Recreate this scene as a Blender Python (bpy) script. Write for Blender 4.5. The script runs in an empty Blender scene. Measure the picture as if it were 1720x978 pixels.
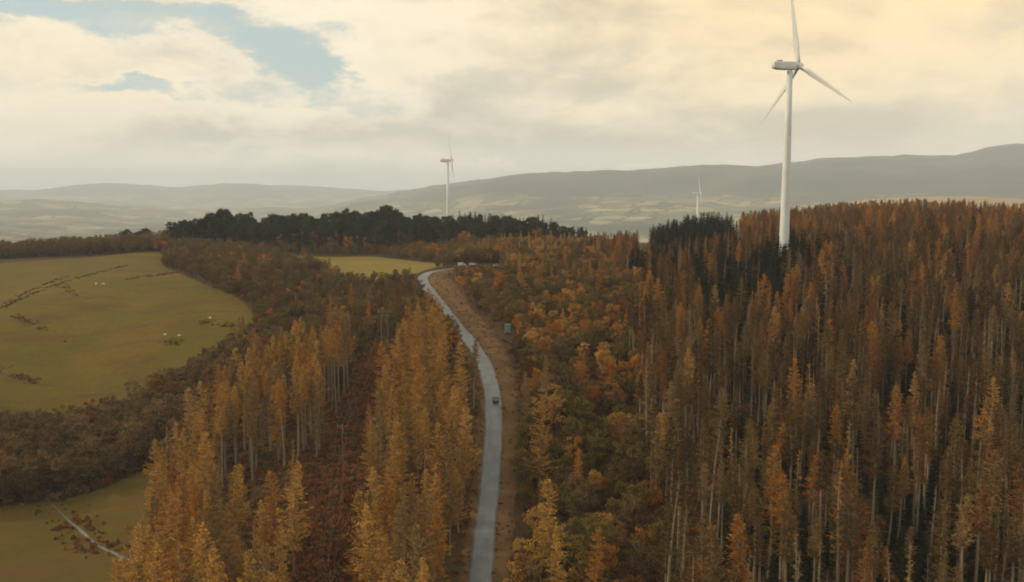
import bpy, bmesh, math, random
import numpy as np
from mathutils import Vector, Matrix

R = math.radians
scene = bpy.context.scene
col = scene.collection

# ------------------------------------------------------------------ camera
CAM_Z = 100.0
PITCH = math.atan((489 - 325) / 1490.0)
F = 1490.0                                     # focal length in photograph pixels
cam_d = bpy.data.cameras.new('camera')
cam = bpy.data.objects.new('camera', cam_d)
col.objects.link(cam)
cam.location = (0, 0, CAM_Z)
cam.rotation_euler = (math.pi / 2 - PITCH, 0, 0)
cam_d.sensor_width = 36.0
cam_d.lens = F / 1720.0 * 36.0
cam_d.clip_start = 0.5
cam_d.clip_end = 80000.0
scene.camera = cam
scene.view_settings.view_transform = 'Standard'
scene.view_settings.look = 'None'
scene.view_settings.exposure = 0.0
scene.view_settings.gamma = 1.0
scene.cycles.filter_width = 1.9
scene.cycles.max_bounces = 5
scene.cycles.diffuse_bounces = 2
scene.cycles.volume_bounces = 1
scene.cycles.use_denoising = True

SUN_AZ, SUN_EL = R(-84), R(21)                  # azimuth clockwise from +y (camera heading)

# ------------------------------------------------------------------ node helper
class NT:
    def __init__(s, tree): s.t = tree
    def n(s, kind, **kw):
        x = s.t.nodes.new(kind)
        for k, v in kw.items(): setattr(x, k, v)
        return x
    def link(s, a, b): s.t.links.new(a, b)
    def put(s, sock, v):
        if isinstance(v, bpy.types.NodeSocket): s.link(v, sock)
        elif v is not None: sock.default_value = v
    def m(s, op, a, b=None, c=None, clamp=False):
        x = s.n('ShaderNodeMath', operation=op); x.use_clamp = clamp
        s.put(x.inputs[0], a)
        if b is not None: s.put(x.inputs[1], b)
        if c is not None: s.put(x.inputs[2], c)
        return x.outputs[0]
    def vm(s, op, a, b=None):
        x = s.n('ShaderNodeVectorMath', operation=op)
        s.put(x.inputs[0], a)
        if b is not None: s.put(x.inputs[1], b)
        return x.outputs[0]
    def mix(s, f, a, b):
        x = s.n('ShaderNodeMix', data_type='RGBA')
        s.put(x.inputs[0], f); s.put(x.inputs[6], a if not isinstance(a, tuple) else (*a, 1)); s.put(x.inputs[7], b if not isinstance(b, tuple) else (*b, 1))
        return x.outputs[2]
    def noise(s, vec, scale, detail=4, rough=0.5, dist=0.0, col=False):
        x = s.n('ShaderNodeTexNoise')
        if vec is not None: s.link(vec, x.inputs['Vector'])
        x.inputs['Scale'].default_value = scale; x.inputs['Detail'].default_value = detail
        x.inputs['Roughness'].default_value = rough; x.inputs['Distortion'].default_value = dist
        return x.outputs['Color' if col else 'Fac']
    def smooth(s, v, a, b, lo=0.0, hi=1.0):
        x = s.n('ShaderNodeMapRange', interpolation_type='SMOOTHSTEP')
        s.put(x.inputs[0], v); x.inputs[1].default_value = a; x.inputs[2].default_value = b
        x.inputs[3].default_value = lo; x.inputs[4].default_value = hi
        return x.outputs[0]

# ------------------------------------------------------------------ world: sky with broken warm cloud
world = bpy.data.worlds.new('World'); scene.world = world; world.use_nodes = True
def build_world():
    t = world.node_tree; t.nodes.clear(); N = NT(t)
    out = N.n('ShaderNodeOutputWorld'); bg = N.n('ShaderNodeBackground')
    bg.inputs['Strength'].default_value = 0.107
    sky = N.n('ShaderNodeTexSky', sky_type='NISHITA'); sky.sun_disc = False
    sky.sun_elevation = SUN_EL; sky.sun_rotation = SUN_AZ
    tc = N.n('ShaderNodeTexCoord'); d = tc.outputs['Generated']
    sep = N.n('ShaderNodeSeparateXYZ'); N.link(d, sep.inputs[0])
    az = N.m('ARCTAN2', sep.outputs[0], sep.outputs[1]); el = N.m('ARCSINE', sep.outputs[2])
    # clouds are long and flat: stretch the direction vertically before the noise
    st = N.vm('MULTIPLY', d, (1.0, 1.0, 2.3))
    up = N.vm('ADD', st, (-0.02, 0.0, 0.06))              # a little higher and towards the sun
    def field(v): return N.noise(v, 4.6, 8, 0.52, 0.3), N.noise(v, 15.0, 6, 0.55, 0.2)
    big, fine = field(st); big2, fine2 = field(up)
    warp = N.noise(st, 10.0, 7, 0.65, 0.0, col=True)
    ws = N.n('ShaderNodeSeparateColor'); N.link(warp, ws.inputs[0])
    azw = N.m('ADD', az, N.m('MULTIPLY', N.m('SUBTRACT', ws.outputs[0], 0.5), 0.26))
    elw = N.m('ADD', el, N.m('MULTIPLY', N.m('SUBTRACT', ws.outputs[1], 0.5), 0.085))
    def bump(u, v, su, sv, w):
        a = math.atan((u - 860) / F); e = math.atan((325 - v) / F * math.cos(a))
        x = N.m('MULTIPLY', N.m('SUBTRACT', azw, a), F / su); y = N.m('MULTIPLY', N.m('SUBTRACT', elw, e), F / sv)
        q = N.m('ADD', N.m('MULTIPLY', x, x), N.m('MULTIPLY', y, y))
        return N.m('MULTIPLY', N.m('EXPONENT', N.m('MULTIPLY', q, -1.0)), w)
    def total(base, lst):
        for b in lst: base = N.m('ADD', base, bump(*b))
        return base
    # cover: gaps of blue, in the left part of the view as over the rest of the sky
    cov = N.m('ADD', N.m('MULTIPLY', N.m('SUBTRACT', big, 0.5), 1.9), 0.66)
    cov = N.m('ADD', cov, N.m('MULTIPLY', N.m('SUBTRACT', fine, 0.5), 0.6))
    cov = total(cov, [(450, 88, 125, 34, -.9), (535, 130, 85, 38, -.85), (85, 30, 120, 20, -.8), (250, 148, 100, 15, -.95), (340, 42, 80, 18, -.6), (630, 175, 60, 25, -.35),
                      (200, 105, 190, 34, .65), (250, 0, 170, 16, .6), (760, 85, 130, 55, .9), (1150, 110, 420, 170, .5), (330, 215, 330, 34, .5)])
    mask = N.m('MULTIPLY', N.smooth(cov, -.12, .72), N.smooth(cov, -.6, .2, .75, 1.0))
    # relief: tops that face the light are bright, undersides grey
    rel = N.m('ADD', N.m('MULTIPLY', N.m('SUBTRACT', big, big2), 3.4), N.m('MULTIPLY', N.m('SUBTRACT', fine, fine2), 0.6))
    sh = N.m('SUBTRACT', N.m('ADD', N.m('MULTIPLY', N.m('SUBTRACT', N.noise(st, 4.5, 6, 0.55, 0.3), 0.5), 1.6), 0.40), rel)
    sh = total(sh, [(1080, 260, 330, 22, .75), (850, 200, 190, 60, .35), (560, 235, 150, 18, .5), (1500, 240, 260, 32, .55), (420, 178, 110, 22, -.3), (735, 85, 120, 45, -.35),
                    (190, 185, 160, 16, -.35), (660, 258, 100, 12, -.5), (1050, 286, 230, 6, -.9), (1180, 60, 300, 90, -.25), (1500, 40, 330, 80, -.2)])
    shade = N.smooth(sh, -.1, 1.0)
    cream = (10.3, 9.15, 7.2); grey = (5.9, 5.7, 4.85)
    c = N.mix(shade, cream, grey)
    rim = N.m('MULTIPLY', N.smooth(cov, .2, .5), N.smooth(cov, .55, 1.0, 1, 0))
    c = N.mix(N.m('MULTIPLY', rim, .5), c, (11.4, 10.1, 7.9))
    # low sun behind the cloud warms the upper right of it
    gl = N.m('MINIMUM', total(N.m('MULTIPLY', big, 0.1), [(1420, -20, 560, 220, 1.1), (60, 110, 280, 110, .3)]), 1.0)
    c = N.mix(N.m('MULTIPLY', gl, .8), c, N.mix(shade, (11.2, 8.5, 4.5), (8.6, 6.6, 3.9)))
    # pale band of far cloud along the horizon
    low = N.smooth(el, 0.0, 0.07, 1.0, 0.0)
    c = N.mix(N.m('MULTIPLY', low, 0.65), c, (16.5, 15.0, 12.4))
    blue = N.mix(0.6, N.vm('MULTIPLY', sky.outputs[0], (0.85, 0.85, 0.8)), (6.2, 7.5, 7.3))
    N.link(N.mix(mask, blue, c), bg.inputs['Color'])
    N.link(bg.outputs[0], out.inputs['Surface'])
build_world()

sun_d = bpy.data.lights.new('sun', 'SUN'); sun = bpy.data.objects.new('sun', sun_d); col.objects.link(sun)
sun_d.energy = 2.6; sun_d.angle = R(2.5); sun_d.color = (1.0, 0.80, 0.55)
sdir = Vector((math.sin(SUN_AZ) * math.cos(SUN_EL), math.cos(SUN_AZ) * math.cos(SUN_EL), math.sin(SUN_EL)))
sun.rotation_euler = sdir.to_track_quat('Z', 'Y').to_euler()
sun.location = sdir * 300

# ------------------------------------------------------------------ projection between photograph pixels and the place
cp, sp = math.cos(PITCH), math.sin(PITCH)
def at(u, v, Y):
    """point at forward distance Y that the photograph shows at pixel (u, v)"""
    dx = (u - 860) / F; dv = (489 - v) / F
    dy = cp + dv * sp; dz = -sp + dv * cp
    k = Y / dy
    return Vector((dx * k, Y, CAM_Z + dz * k))
def proj(x, y, z):
    d = y * cp - (z - CAM_Z) * sp
    d = np.where(d < 1, 1, d)
    return 860 + F * x / d, 489 - F * (y * sp + (z - CAM_Z) * cp) / d

# ------------------------------------------------------------------ terrain: smooth spline through surveyed points, then valley and hills
road_px = [(802, 1010, 166), (807, 978, 176), (812, 920, 190), (818, 860, 205), (824, 800, 219), (828, 740, 236), (829, 690, 253), (825, 650, 272), (812, 610, 300), (790, 575, 330),
           (765, 545, 362), (735, 505, 405), (713, 476, 442), (712, 464, 464), (726, 457, 482), (752, 453, 496), (764, 452, 500)]
ctrl = [tuple(at(*p)) for p in road_px]
for p in [(100, 940, 205), (20, 860, 238), (240, 790, 268), (100, 840, 250), (250, 900, 220), (100, 715, 335), (220, 650, 358), (310, 600, 372), (400, 550, 392), (250, 500, 440), (100, 500, 440),
          (0, 600, 380), (0, 447, 560), (150, 436, 590), (260, 424, 610), (350, 480, 455), (0, 520, 430), (300, 540, 400), (500, 434, 640), (600, 444, 580), (680, 452, 530), (730, 444, 530), (620, 434, 640), (420, 700, 285)]:
    ctrl.append(tuple(at(*p)))
def pz(u, Y, z): return ((u - 860) / F * Y, Y, CAM_Z + z)
for p in [(560, 270, -66), (420, 200, -79), (600, 200, -75), (700, 270, -62), (500, 360, -58), (560, 450, -50), (640, 400, -52), (430, 560, -46),
          (905, 215, -74), (925, 175, -77), (1000, 250, -64), (1000, 330, -55), (950, 430, -47), (1060, 520, -40), (1300, 150, -78), (1300, 200, -73), (1300, 250, -64), (1300, 300, -56), (1300, 400, -41), (1300, 500, -32),
          (1600, 160, -76), (1600, 220, -67), (1600, 300, -52), (1600, 400, -36), (1600, 500, -26), (1800, 450, -35), (1800, 250, -60), (1160, 600, -38), (1500, 640, -29), (870, 640, -40),
          (600, 720, -38), (350, 720, -38), (850, 740, -40), (100, 660, -44), (-100, 640, -48), (-100, 300, -85), (-150, 450, -60), (1160, 800, -46), (1500, 800, -50), (700, 900, -50), (200, 900, -60)]:
    ctrl.append(pz(*p))
for x, y, z in [(-300, 0, -85), (0, 0, -86), (300, 0, -82), (-400, 200, -95), (500, 150, -66), (0, -300, -85), (-400, -300, -90), (400, -300, -80), (0, 100, -84), (100, 110, -84), (-100, 110, -85)]:
    ctrl.append((x, y, CAM_Z + z))
ctrl = np.array(ctrl)
def tps_fit(P, lam=2.0):
    n = len(P); X = P[:, :2] / 100.0
    d = np.linalg.norm(X[:, None] - X[None], axis=2)
    K = np.where(d > 0, d * d * np.log(d + 1e-9), 0) + np.eye(n) * lam * 0.01
    A = np.zeros((n + 3, n + 3)); A[:n, :n] = K
    A[:n, n] = 1; A[:n, n + 1:] = X; A[n, :n] = 1; A[n + 1:, :n] = X.T
    b = np.zeros(n + 3); b[:n] = P[:, 2]
    return X, np.linalg.solve(A, b)
TX, TW = tps_fit(ctrl)
def near_h(x, y):
    out = np.full(len(x), TW[-3]) + TW[-2] * x / 100 + TW[-1] * y / 100
    for k in range(len(TX)):
        r2 = (x / 100 - TX[k, 0]) ** 2 + (y / 100 - TX[k, 1]) ** 2
        out = out + TW[k] * 0.5 * r2 * np.log(r2 + 1e-12)
    return out
def sstep(a, b, x):
    t = np.clip((x - a) / (b - a), 0, 1); return t * t * (3 - 2 * t)
rs0 = np.random.RandomState(3)
WAVES = [(rs0.uniform(-1, 1, 2) / L, rs0.uniform(0, 6.28), L) for L in (6000, 4200, 2800, 2000, 1400, 1000, 700, 520, 360, 260) for _ in range(3)]
def rough_h(x, y, amp=1.0):
    s = 0
    for k, ph, L in WAVES: s = s + np.sin(6.28 * (k[0] * x + k[1] * y) + ph) * L * (0.0045 if L > 1500 else .0075)
    return s * amp
def far_h(x, y):
    yy = np.maximum(np.hypot(x, y) * 0.5 + np.abs(y) * 0.5, 10)
    u = np.where(y > 0, 860 + F * x / np.maximum(y, 10), np.sign(x) * 2500 + 860)
    u = np.clip(u, -900, 2700)
    base = -235 + rough_h(x, y, .55) + 55 * sstep(2500, 6500, yy) * sstep(650, 1100, u)
    def crest(us, vs, D): return -(np.interp(u, us, vs) - 325) / F * D
    h1 = crest([-900, 420, 520, 600, 700, 800, 870, 1000, 1200, 1340, 1420, 1600, 1650, 1720, 2000, 2700], [450, 430, 362, 342, 328, 311, 302, 299, 295, 283, 279, 275, 261, 256, 262, 312], 9500.)
    m1 = base + (h1 + 235) * sstep(5200, 9600, yy) + rough_h(x * 1.7, y * 1.7, .5) * sstep(6000, 9000, yy)
    h2 = crest([-900, 0, 60, 130, 200, 300, 420, 480, 560, 640, 800, 2700], [312, 322, 321, 317, 313, 317, 310, 311, 315, 321, 320, 320], 17500.)
    m2 = -235 + (h2 + 235) * sstep(12500, 17500, yy) + rough_h(x, y, .5) * sstep(12500, 16000, yy)
    h3 = crest([-900, 0, 120, 260, 420, 2700], [332, 336, 340, 352, 380, 460], 9000.)
    m3 = base + np.maximum(h3 + 235, 0) * np.exp(-((yy - 9000) / 2200.) ** 2)
    h4 = crest([900, 1150, 1340, 1450, 1550, 1650, 1720, 2000, 2700], [480, 384, 340, 334, 334, 340, 346, 352, 380], 2900.)
    m4 = base + np.maximum(h4 + 235, 0) * np.exp(-((yy - 2900) / 800.) ** 2)
    h = np.maximum(np.maximum(m1, m2), np.maximum(m3, m4))
    return CAM_Z + h
def ground(x, y):
    x = np.atleast_1d(np.asarray(x, float)); y = np.atleast_1d(np.asarray(y, float))
    r = np.hypot(x, y)
    w = sstep(780, 1700, r)
    xn = x * np.minimum(1, 1000 / np.maximum(r, 1)); yn = y * np.minimum(1, 1000 / np.maximum(r, 1))
    yn = np.maximum(yn, -400); xn = np.clip(xn, -620, 620)
    return near_h(xn, yn) * (1 - w) + far_h(x, y) * w
def gz(x, y): return float(ground(x, y)[0])

# ------------------------------------------------------------------ object helpers
def tag(o, label=None, cat=None, group=None, kind=None):
    if label: o['label'] = label
    if cat: o['category'] = cat
    if group: o['group'] = group
    if kind: o['kind'] = kind
    return o
def link_mesh(name, me, parent=None):
    o = bpy.data.objects.new(name, me); col.objects.link(o)
    if parent is not None: o.parent = parent
    return o
def empty(name, loc, rz=0.0):
    o = bpy.data.objects.new(name, None); col.objects.link(o)
    o.location = loc; o.rotation_euler = (0, 0, rz); o.empty_display_size = 0.5
    return o
class MB:
    def __init__(s): s.v = []; s.f = []; s.mi = []
    def quad(s, c, a, b, mi=0):
        i = len(s.v); s.v += [c - a - b, c + a - b, c + a + b, c - a + b]; s.f.append((i, i + 1, i + 2, i + 3)); s.mi.append(mi)
    def tri(s, p, q, r, mi=0):
        i = len(s.v); s.v += [p, q, r]; s.f.append((i, i + 1, i + 2)); s.mi.append(mi)
    def tube(s, pts, rad, n=6, mi=0, cap=True):
        rings = []
        for k, p in enumerate(pts):
            p = Vector(p)
            d = (Vector(pts[min(k + 1, len(pts) - 1)]) - Vector(pts[max(k - 1, 0)]))
            d = d.normalized() if d.length > 0 else Vector((0, 0, 1))
            a = d.orthogonal().normalized() if abs(d.z) < .95 else Vector((1, 0, 0)).cross(d).normalized()
            b = d.cross(a).normalized(); i0 = len(s.v)
            for j in range(n):
                t = 2 * math.pi * j / n
                s.v.append(p + (a * math.cos(t) + b * math.sin(t)) * rad[k])
            rings.append(i0)
        for k in range(len(pts) - 1):
            for j in range(n):
                s.f.append((rings[k] + j, rings[k] + (j + 1) % n, rings[k + 1] + (j + 1) % n, rings[k + 1] + j)); s.mi.append(mi)
        if cap:
            s.f.append(tuple(rings[-1] + j for j in range(n))); s.mi.append(mi)
            s.f.append(tuple(rings[0] + j for j in reversed(range(n)))); s.mi.append(mi)
    def box(s, c, size, mi=0, rz=0.0):
        x, y, z = size[0] / 2, size[1] / 2, size[2] / 2; i = len(s.v)
        M = Matrix.Rotation(rz, 3, 'Z')
        for dx, dy, dz in ((-1, -1, -1), (1, -1, -1), (1, 1, -1), (-1, 1, -1), (-1, -1, 1), (1, -1, 1), (1, 1, 1), (-1, 1, 1)):
            s.v.append(Vector(c) + M @ Vector((dx * x, dy * y, dz * z)))
        for f in ((0, 3, 2, 1), (4, 5, 6, 7), (0, 1, 5, 4), (1, 2, 6, 5), (2, 3, 7, 6), (3, 0, 4, 7)):
            s.f.append(tuple(i + k for k in f)); s.mi.append(mi)
    def add(s, o, M=None, mi=None):
        i = len(s.v); s.v += [M @ p for p in o.v] if M else list(o.v)
        s.f += [tuple(i + k for k in f) for f in o.f]; s.mi += list(o.mi) if mi is None else [mi] * len(o.f)
    def mesh(s, name, mats, smooth=False):
        me = bpy.data.meshes.new(name); me.from_pydata([tuple(p) for p in s.v], [], s.f)
        for m in mats: me.materials.append(m)
        me.polygons.foreach_set('material_index', s.mi)
        if smooth: me.polygons.foreach_set('use_smooth', [True] * len(s.f))
        me.update(); return me
    def obj(s, name, mat, parent=None, smooth=False, bevel=0.0):
        o = link_mesh(name, s.mesh(name, [mat] if not isinstance(mat, (list, tuple)) else mat, smooth), parent)
        if bevel:
            b = o.modifiers.new('bevel', 'BEVEL'); b.width = bevel; b.segments = 2; b.limit_method = 'ANGLE'
        return o

# ------------------------------------------------------------------ materials
def new_mat(name):
    m = bpy.data.materials.new(name); m.use_nodes = True; m.node_tree.nodes.clear()
    return m, NT(m.node_tree)
def finish(N, bsdf):
    o = N.n('ShaderNodeOutputMaterial'); N.link(bsdf, o.inputs['Surface'])
def principled(N, colr, rough=0.8, spec=0.3, metal=0.0, normal=None):
    b = N.n('ShaderNodeBsdfPrincipled')
    N.put(b.inputs['Base Color'], (*colr, 1) if isinstance(colr, tuple) else colr)
    N.put(b.inputs['Roughness'], rough); N.put(b.inputs['Specular IOR Level'], spec); N.put(b.inputs['Metallic'], metal)
    if normal is not None: N.link(normal, b.inputs['Normal'])
    return b.outputs[0]
def bump_n(N, h, strength=0.3, dist=0.1):
    b = N.n('ShaderNodeBump'); b.inputs['Strength'].default_value = strength; b.inputs['Distance'].default_value = dist
    N.link(h, b.inputs['Height']); return b.outputs[0]
def paint(name, c, rough=0.4, spec=0.5, var=0.12, scale=1.5, metal=0.0):
    m, N = new_mat(name)
    tc = N.n('ShaderNodeTexCoord')
    n = N.noise(tc.outputs['Object'], scale, 5, 0.6)
    cc = N.mix(N.smooth(n, .35, .7), tuple(min(1, x * (1 + var)) for x in c), tuple(x * (1 - var) for x in c))
    finish(N, principled(N, cc, rough, spec, metal)); return m
def leaf(name, dark, mid, light, trans=0.22):
    m, N = new_mat(name)
    geo = N.n('ShaderNodeNewGeometry'); oi = N.n('ShaderNodeObjectInfo'); tc = N.n('ShaderNodeTexCoord')
    cl = N.noise(tc.outputs['Object'], 0.55, 3, 0.5)
    f = N.m('ADD', N.m('MULTIPLY', geo.outputs['Random Per Island'], 0.38), N.m('MULTIPLY', oi.outputs['Random'], 0.34))
    f = N.m('ADD', f, N.m('MULTIPLY', N.m('SUBTRACT', cl, .3), 0.7))
    r = N.n('ShaderNodeValToRGB'); N.link(f, r.inputs[0])
    e = r.color_ramp.elements; e[0].position = 0.12; e[0].color = (*dark, 1); e[1].position = 0.92; e[1].color = (*light, 1)
    x = e.new(0.5); x.color = (*mid, 1)
    d = N.n('ShaderNodeBsdfDiffuse'); N.link(r.outputs[0], d.inputs[0])
    t = N.n('ShaderNodeBsdfTranslucent'); N.link(r.outputs[0], t.inputs[0])
    mx = N.n('ShaderNodeMixShader'); mx.inputs[0].default_value = trans
    N.link(d.outputs[0], mx.inputs[1]); N.link(t.outputs[0], mx.inputs[2]); finish(N, mx.outputs[0]); return m
def bark(name, a, b):
    m, N = new_mat(name)
    tc = N.n('ShaderNodeTexCoord'); oi = N.n('ShaderNodeObjectInfo')
    v = N.vm('MULTIPLY', tc.outputs['Object'], (6, 6, 1.2))
    n = N.noise(v, 1.5, 5, 0.65)
    f = N.m('ADD', N.m('MULTIPLY', N.smooth(n, .3, .7), .6), N.m('MULTIPLY', oi.outputs['Random'], .4))
    finish(N, principled(N, N.mix(f, a, b), .9, .15, normal=bump_n(N, n, .4, .03))); return m

LEAF = {
    'gold':   leaf('gold_needles',   (.23, .118, .026), (.45, .250, .060), (.58, .345, .09)),
    'orange': leaf('orange_needles', (.19, .078, .016), (.39, .168, .032), (.54, .245, .048)),
    'rust':   leaf('rust_needles',   (.10, .042, .014), (.19, .080, .022), (.28, .125, .03)),
    'straw':  leaf('straw_needles',  (.13, .080, .030), (.25, .155, .055), (.35, .23, .085)),
    'brown':  leaf('brown_twigs',    (.088, .056, .027), (.160, .102, .046), (.23, .155, .07)),
    'umber':  leaf('umber_needles',  (.042, .024, .009), (.092, .050, .017), (.150, .086, .028)),
    'drab':   leaf('drab_needles',   (.080, .048, .017), (.155, .094, .030), (.23, .148, .048)),
    'olive':  leaf('olive_leaves',   (.078, .060, .018), (.148, .110, .029), (.23, .168, .042)),
    'dark':   leaf('dark_evergreen', (.013, .016, .009), (.026, .031, .016), (.042, .050, .022), .12),
    'pine':   leaf('pine_needles',   (.024, .027, .014), (.046, .050, .023), (.074, .078, .035), .12),
    'bracken': leaf('bracken_and_veil_red', (.15, .060, .030), (.25, .100, .046), (.32, .145, .064)),  # bracken red, raised to paint in the reflected veil over the clearing
    'grass':  leaf('rough_grass',    (.10, .066, .028), (.16, .105, .042), (.21, .145, .06)),
}
BARK_PALE = bark('pale_bark', (.14, .105, .07), (.29, .235, .16))
BARK_DARK = bark('dark_bark', (.05, .036, .024), (.11, .08, .055))

def ground_mat():
    m, N = new_mat('woodland_and_valley_ground')
    geo = N.n('ShaderNodeNewGeometry'); p = geo.outputs['Position']
    n1 = N.noise(p, .09, 6, .6); n2 = N.noise(p, .6, 5, .65); n3 = N.noise(p, .015, 3, .5)
    litter = N.mix(N.smooth(n2, .3, .7), (.040, .023, .011), (.080, .044, .019))
    litter = N.mix(N.smooth(n1, .45, .65), litter, (.060, .042, .017))
    # valley: fields parted by hedges, darker woods, moor above
    flat = N.vm('MULTIPLY', p, (1, 1, 0))
    wob = N.n('ShaderNodeVectorMath', operation='ADD'); N.link(flat, wob.inputs[0])
    N.link(N.vm('MULTIPLY', N.noise(flat, .004, 3, .5, col=True), (120, 120, 0)), wob.inputs[1])
    vo = N.n('ShaderNodeTexVoronoi'); vo.inputs['Scale'].default_value = .0052; N.link(wob.outputs[0], vo.inputs['Vector'])
    ve = N.n('ShaderNodeTexVoronoi', feature='DISTANCE_TO_EDGE'); ve.inputs['Scale'].default_value = .0052; N.link(wob.outputs[0], ve.inputs['Vector'])
    sc = N.n('ShaderNodeSeparateColor'); N.link(vo.outputs['Color'], sc.inputs[0])
    r = N.n('ShaderNodeValToRGB'); N.link(sc.outputs[0], r.inputs[0]); e = r.color_ramp.elements
    r.color_ramp.interpolation = 'CONSTANT'
    e[0].position = 0; e[0].color = (.13, .13, .05, 1); e[1].position = .25; e[1].color = (.26, .23, .10, 1)
    for pos, c in ((.5, (.09, .10, .045)), (.65, (.34, .27, .14)), (.82, (.15, .14, .06))):
        x = e.new(pos); x.color = (*c, 1)
    fields = N.mix(N.smooth(ve.outputs['Distance'], .03, .07, 1, 0), r.outputs[0], (.035, .036, .022))
    woods = N.smooth(N.noise(flat, .0011, 5, .6), .5, .56)
    fields = N.mix(woods, fields, N.mix(n2, (.03, .034, .02), (.065, .05, .028)))
    moor = N.mix(N.smooth(N.noise(flat, .0016, 7, .62), .35, .68), (.018, .024, .026), (.085, .066, .042))
    sp_ = N.n('ShaderNodeSeparateXYZ'); N.link(p, sp_.inputs[0])
    hi = N.smooth(N.m('ADD', sp_.outputs[2], N.m('MULTIPLY', N.m('SUBTRACT', N.noise(flat, .002, 4, .6), .5), 120)), 20, 130)
    far = N.mix(hi, fields, moor)
    # pale grass moor on the near right hill
    dist = N.vm('LENGTH', flat)
    lenx = N.n('ShaderNodeVectorMath', operation='LENGTH'); N.link(flat, lenx.inputs[0]); L = lenx.outputs['Value']
    pale = N.m('MULTIPLY', N.smooth(L, 1900, 2300), N.smooth(L, 3600, 4600, 1, 0))
    pale = N.m('MULTIPLY', pale, N.m('MULTIPLY', N.smooth(sp_.outputs[2], -20, 40), N.smooth(n3, .25, .5, .6, 1)))
    far = N.mix(pale, far, N.mix(N.noise(flat, .012, 5, .6), (.27, .20, .12), (.40, .31, .19)))
    c = N.mix(N.smooth(L, 900, 1500), litter, far)
    finish(N, principled(N, c, .95, .1, normal=bump_n(N, n2, .5, .4))); return m
def meadow_mat(name, a, b, c2):
    m, N = new_mat(name)
    geo = N.n('ShaderNodeNewGeometry'); p = geo.outputs['Position']
    n1 = N.noise(p, .03, 5, .6, .4); n2 = N.noise(p, .35, 6, .65); n3 = N.noise(N.vm('MULTIPLY', p, (.25, 1, 1)), .12, 5, .6)
    c = N.mix(N.smooth(n1, .35, .68), a, b)
    c = N.mix(N.m('MULTIPLY', N.smooth(n3, .47, .66), .8), c, c2)
    c = N.mix(N.m('MULTIPLY', N.smooth(n2, .4, .75), .35), c, tuple(x * .6 for x in a))
    finish(N, principled(N, c, .95, .1, normal=bump_n(N, n2, .5, .15))); return m
GROUND = ground_mat()
MEADOW = meadow_mat('pasture_grass', (.098, .080, .012), (.135, .091, .016), (.095, .054, .018))
FIELD2 = meadow_mat('lower_pasture_grass', (.082, .064, .011), (.108, .072, .014), (.10, .058, .02))
FIELD3 = meadow_mat('bright_pasture_grass', (.165, .14, .028), (.19, .145, .028), (.18, .12, .035))
def road_mat():
    m, N = new_mat('worn_asphalt')
    geo = N.n('ShaderNodeNewGeometry'); p = geo.outputs['Position']
    uv = N.n('ShaderNodeUVMap'); s = N.n('ShaderNodeSeparateXYZ'); N.link(uv.outputs[0], s.inputs[0])
    n1 = N.noise(p, .25, 5, .6); n2 = N.noise(p, 3.0, 4, .6)
    c = N.mix(N.smooth(n1, .35, .7), (.075, .093, .106), (.118, .132, .140))
    w = N.m('ABSOLUTE', N.m('SUBTRACT', N.m('ABSOLUTE', N.m('SUBTRACT', s.outputs[0], .5)), .22))
    c = N.mix(N.m('MULTIPLY', N.smooth(w, .03, .11, 1, 0), .3), c, (.08, .09, .098))
    sv = N.n('ShaderNodeCombineXYZ'); N.link(N.m('MULTIPLY', s.outputs[0], 2.2), sv.inputs[0]); N.link(N.m('MULTIPLY', s.outputs[1], .09), sv.inputs[1])
    pt = N.n('ShaderNodeTexVoronoi'); pt.inputs['Scale'].default_value = 1.3; N.link(sv.outputs[0], pt.inputs['Vector'])
    pc = N.n('ShaderNodeSeparateColor'); N.link(pt.outputs['Color'], pc.inputs[0])
    c = N.mix(N.m('MULTIPLY', N.smooth(pc.outputs[0], .62, .66), .45), c, (.055, .066, .075))
    c = N.mix(N.m('MULTIPLY', N.smooth(N.noise(sv.outputs[0], 2.6, 5, .6), .5, .7), .5), c, (.145, .15, .148))
    ed = N.m('ADD', N.m('ABSOLUTE', N.m('SUBTRACT', s.outputs[0], .5)), N.m('MULTIPLY', N.m('SUBTRACT', n1, .5), .12))
    c = N.mix(N.m('MULTIPLY', N.smooth(ed, .42, .5), .75), c, (.10, .075, .045))
    finish(N, principled(N, c, N.m('ADD', .36, N.m('MULTIPLY', n2, .25)), .55, normal=bump_n(N, n2, .2, .02))); return m
ROAD = road_mat()
def verge_mat():
    m, N = new_mat('bare_verge_earth')
    geo = N.n('ShaderNodeNewGeometry'); p = geo.outputs['Position']
    n1 = N.noise(p, .12, 6, .62); n2 = N.noise(p, 1.3, 5, .6)
    c = N.mix(N.smooth(n1, .35, .68), (.105, .058, .026), (.150, .090, .038))
    c = N.mix(N.m('MULTIPLY', N.smooth(n2, .45, .7), .5), c, (.09, .062, .025))
    finish(N, principled(N, c, .95, .1, normal=bump_n(N, n2, .5, .1))); return m
VERGE = verge_mat()

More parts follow.
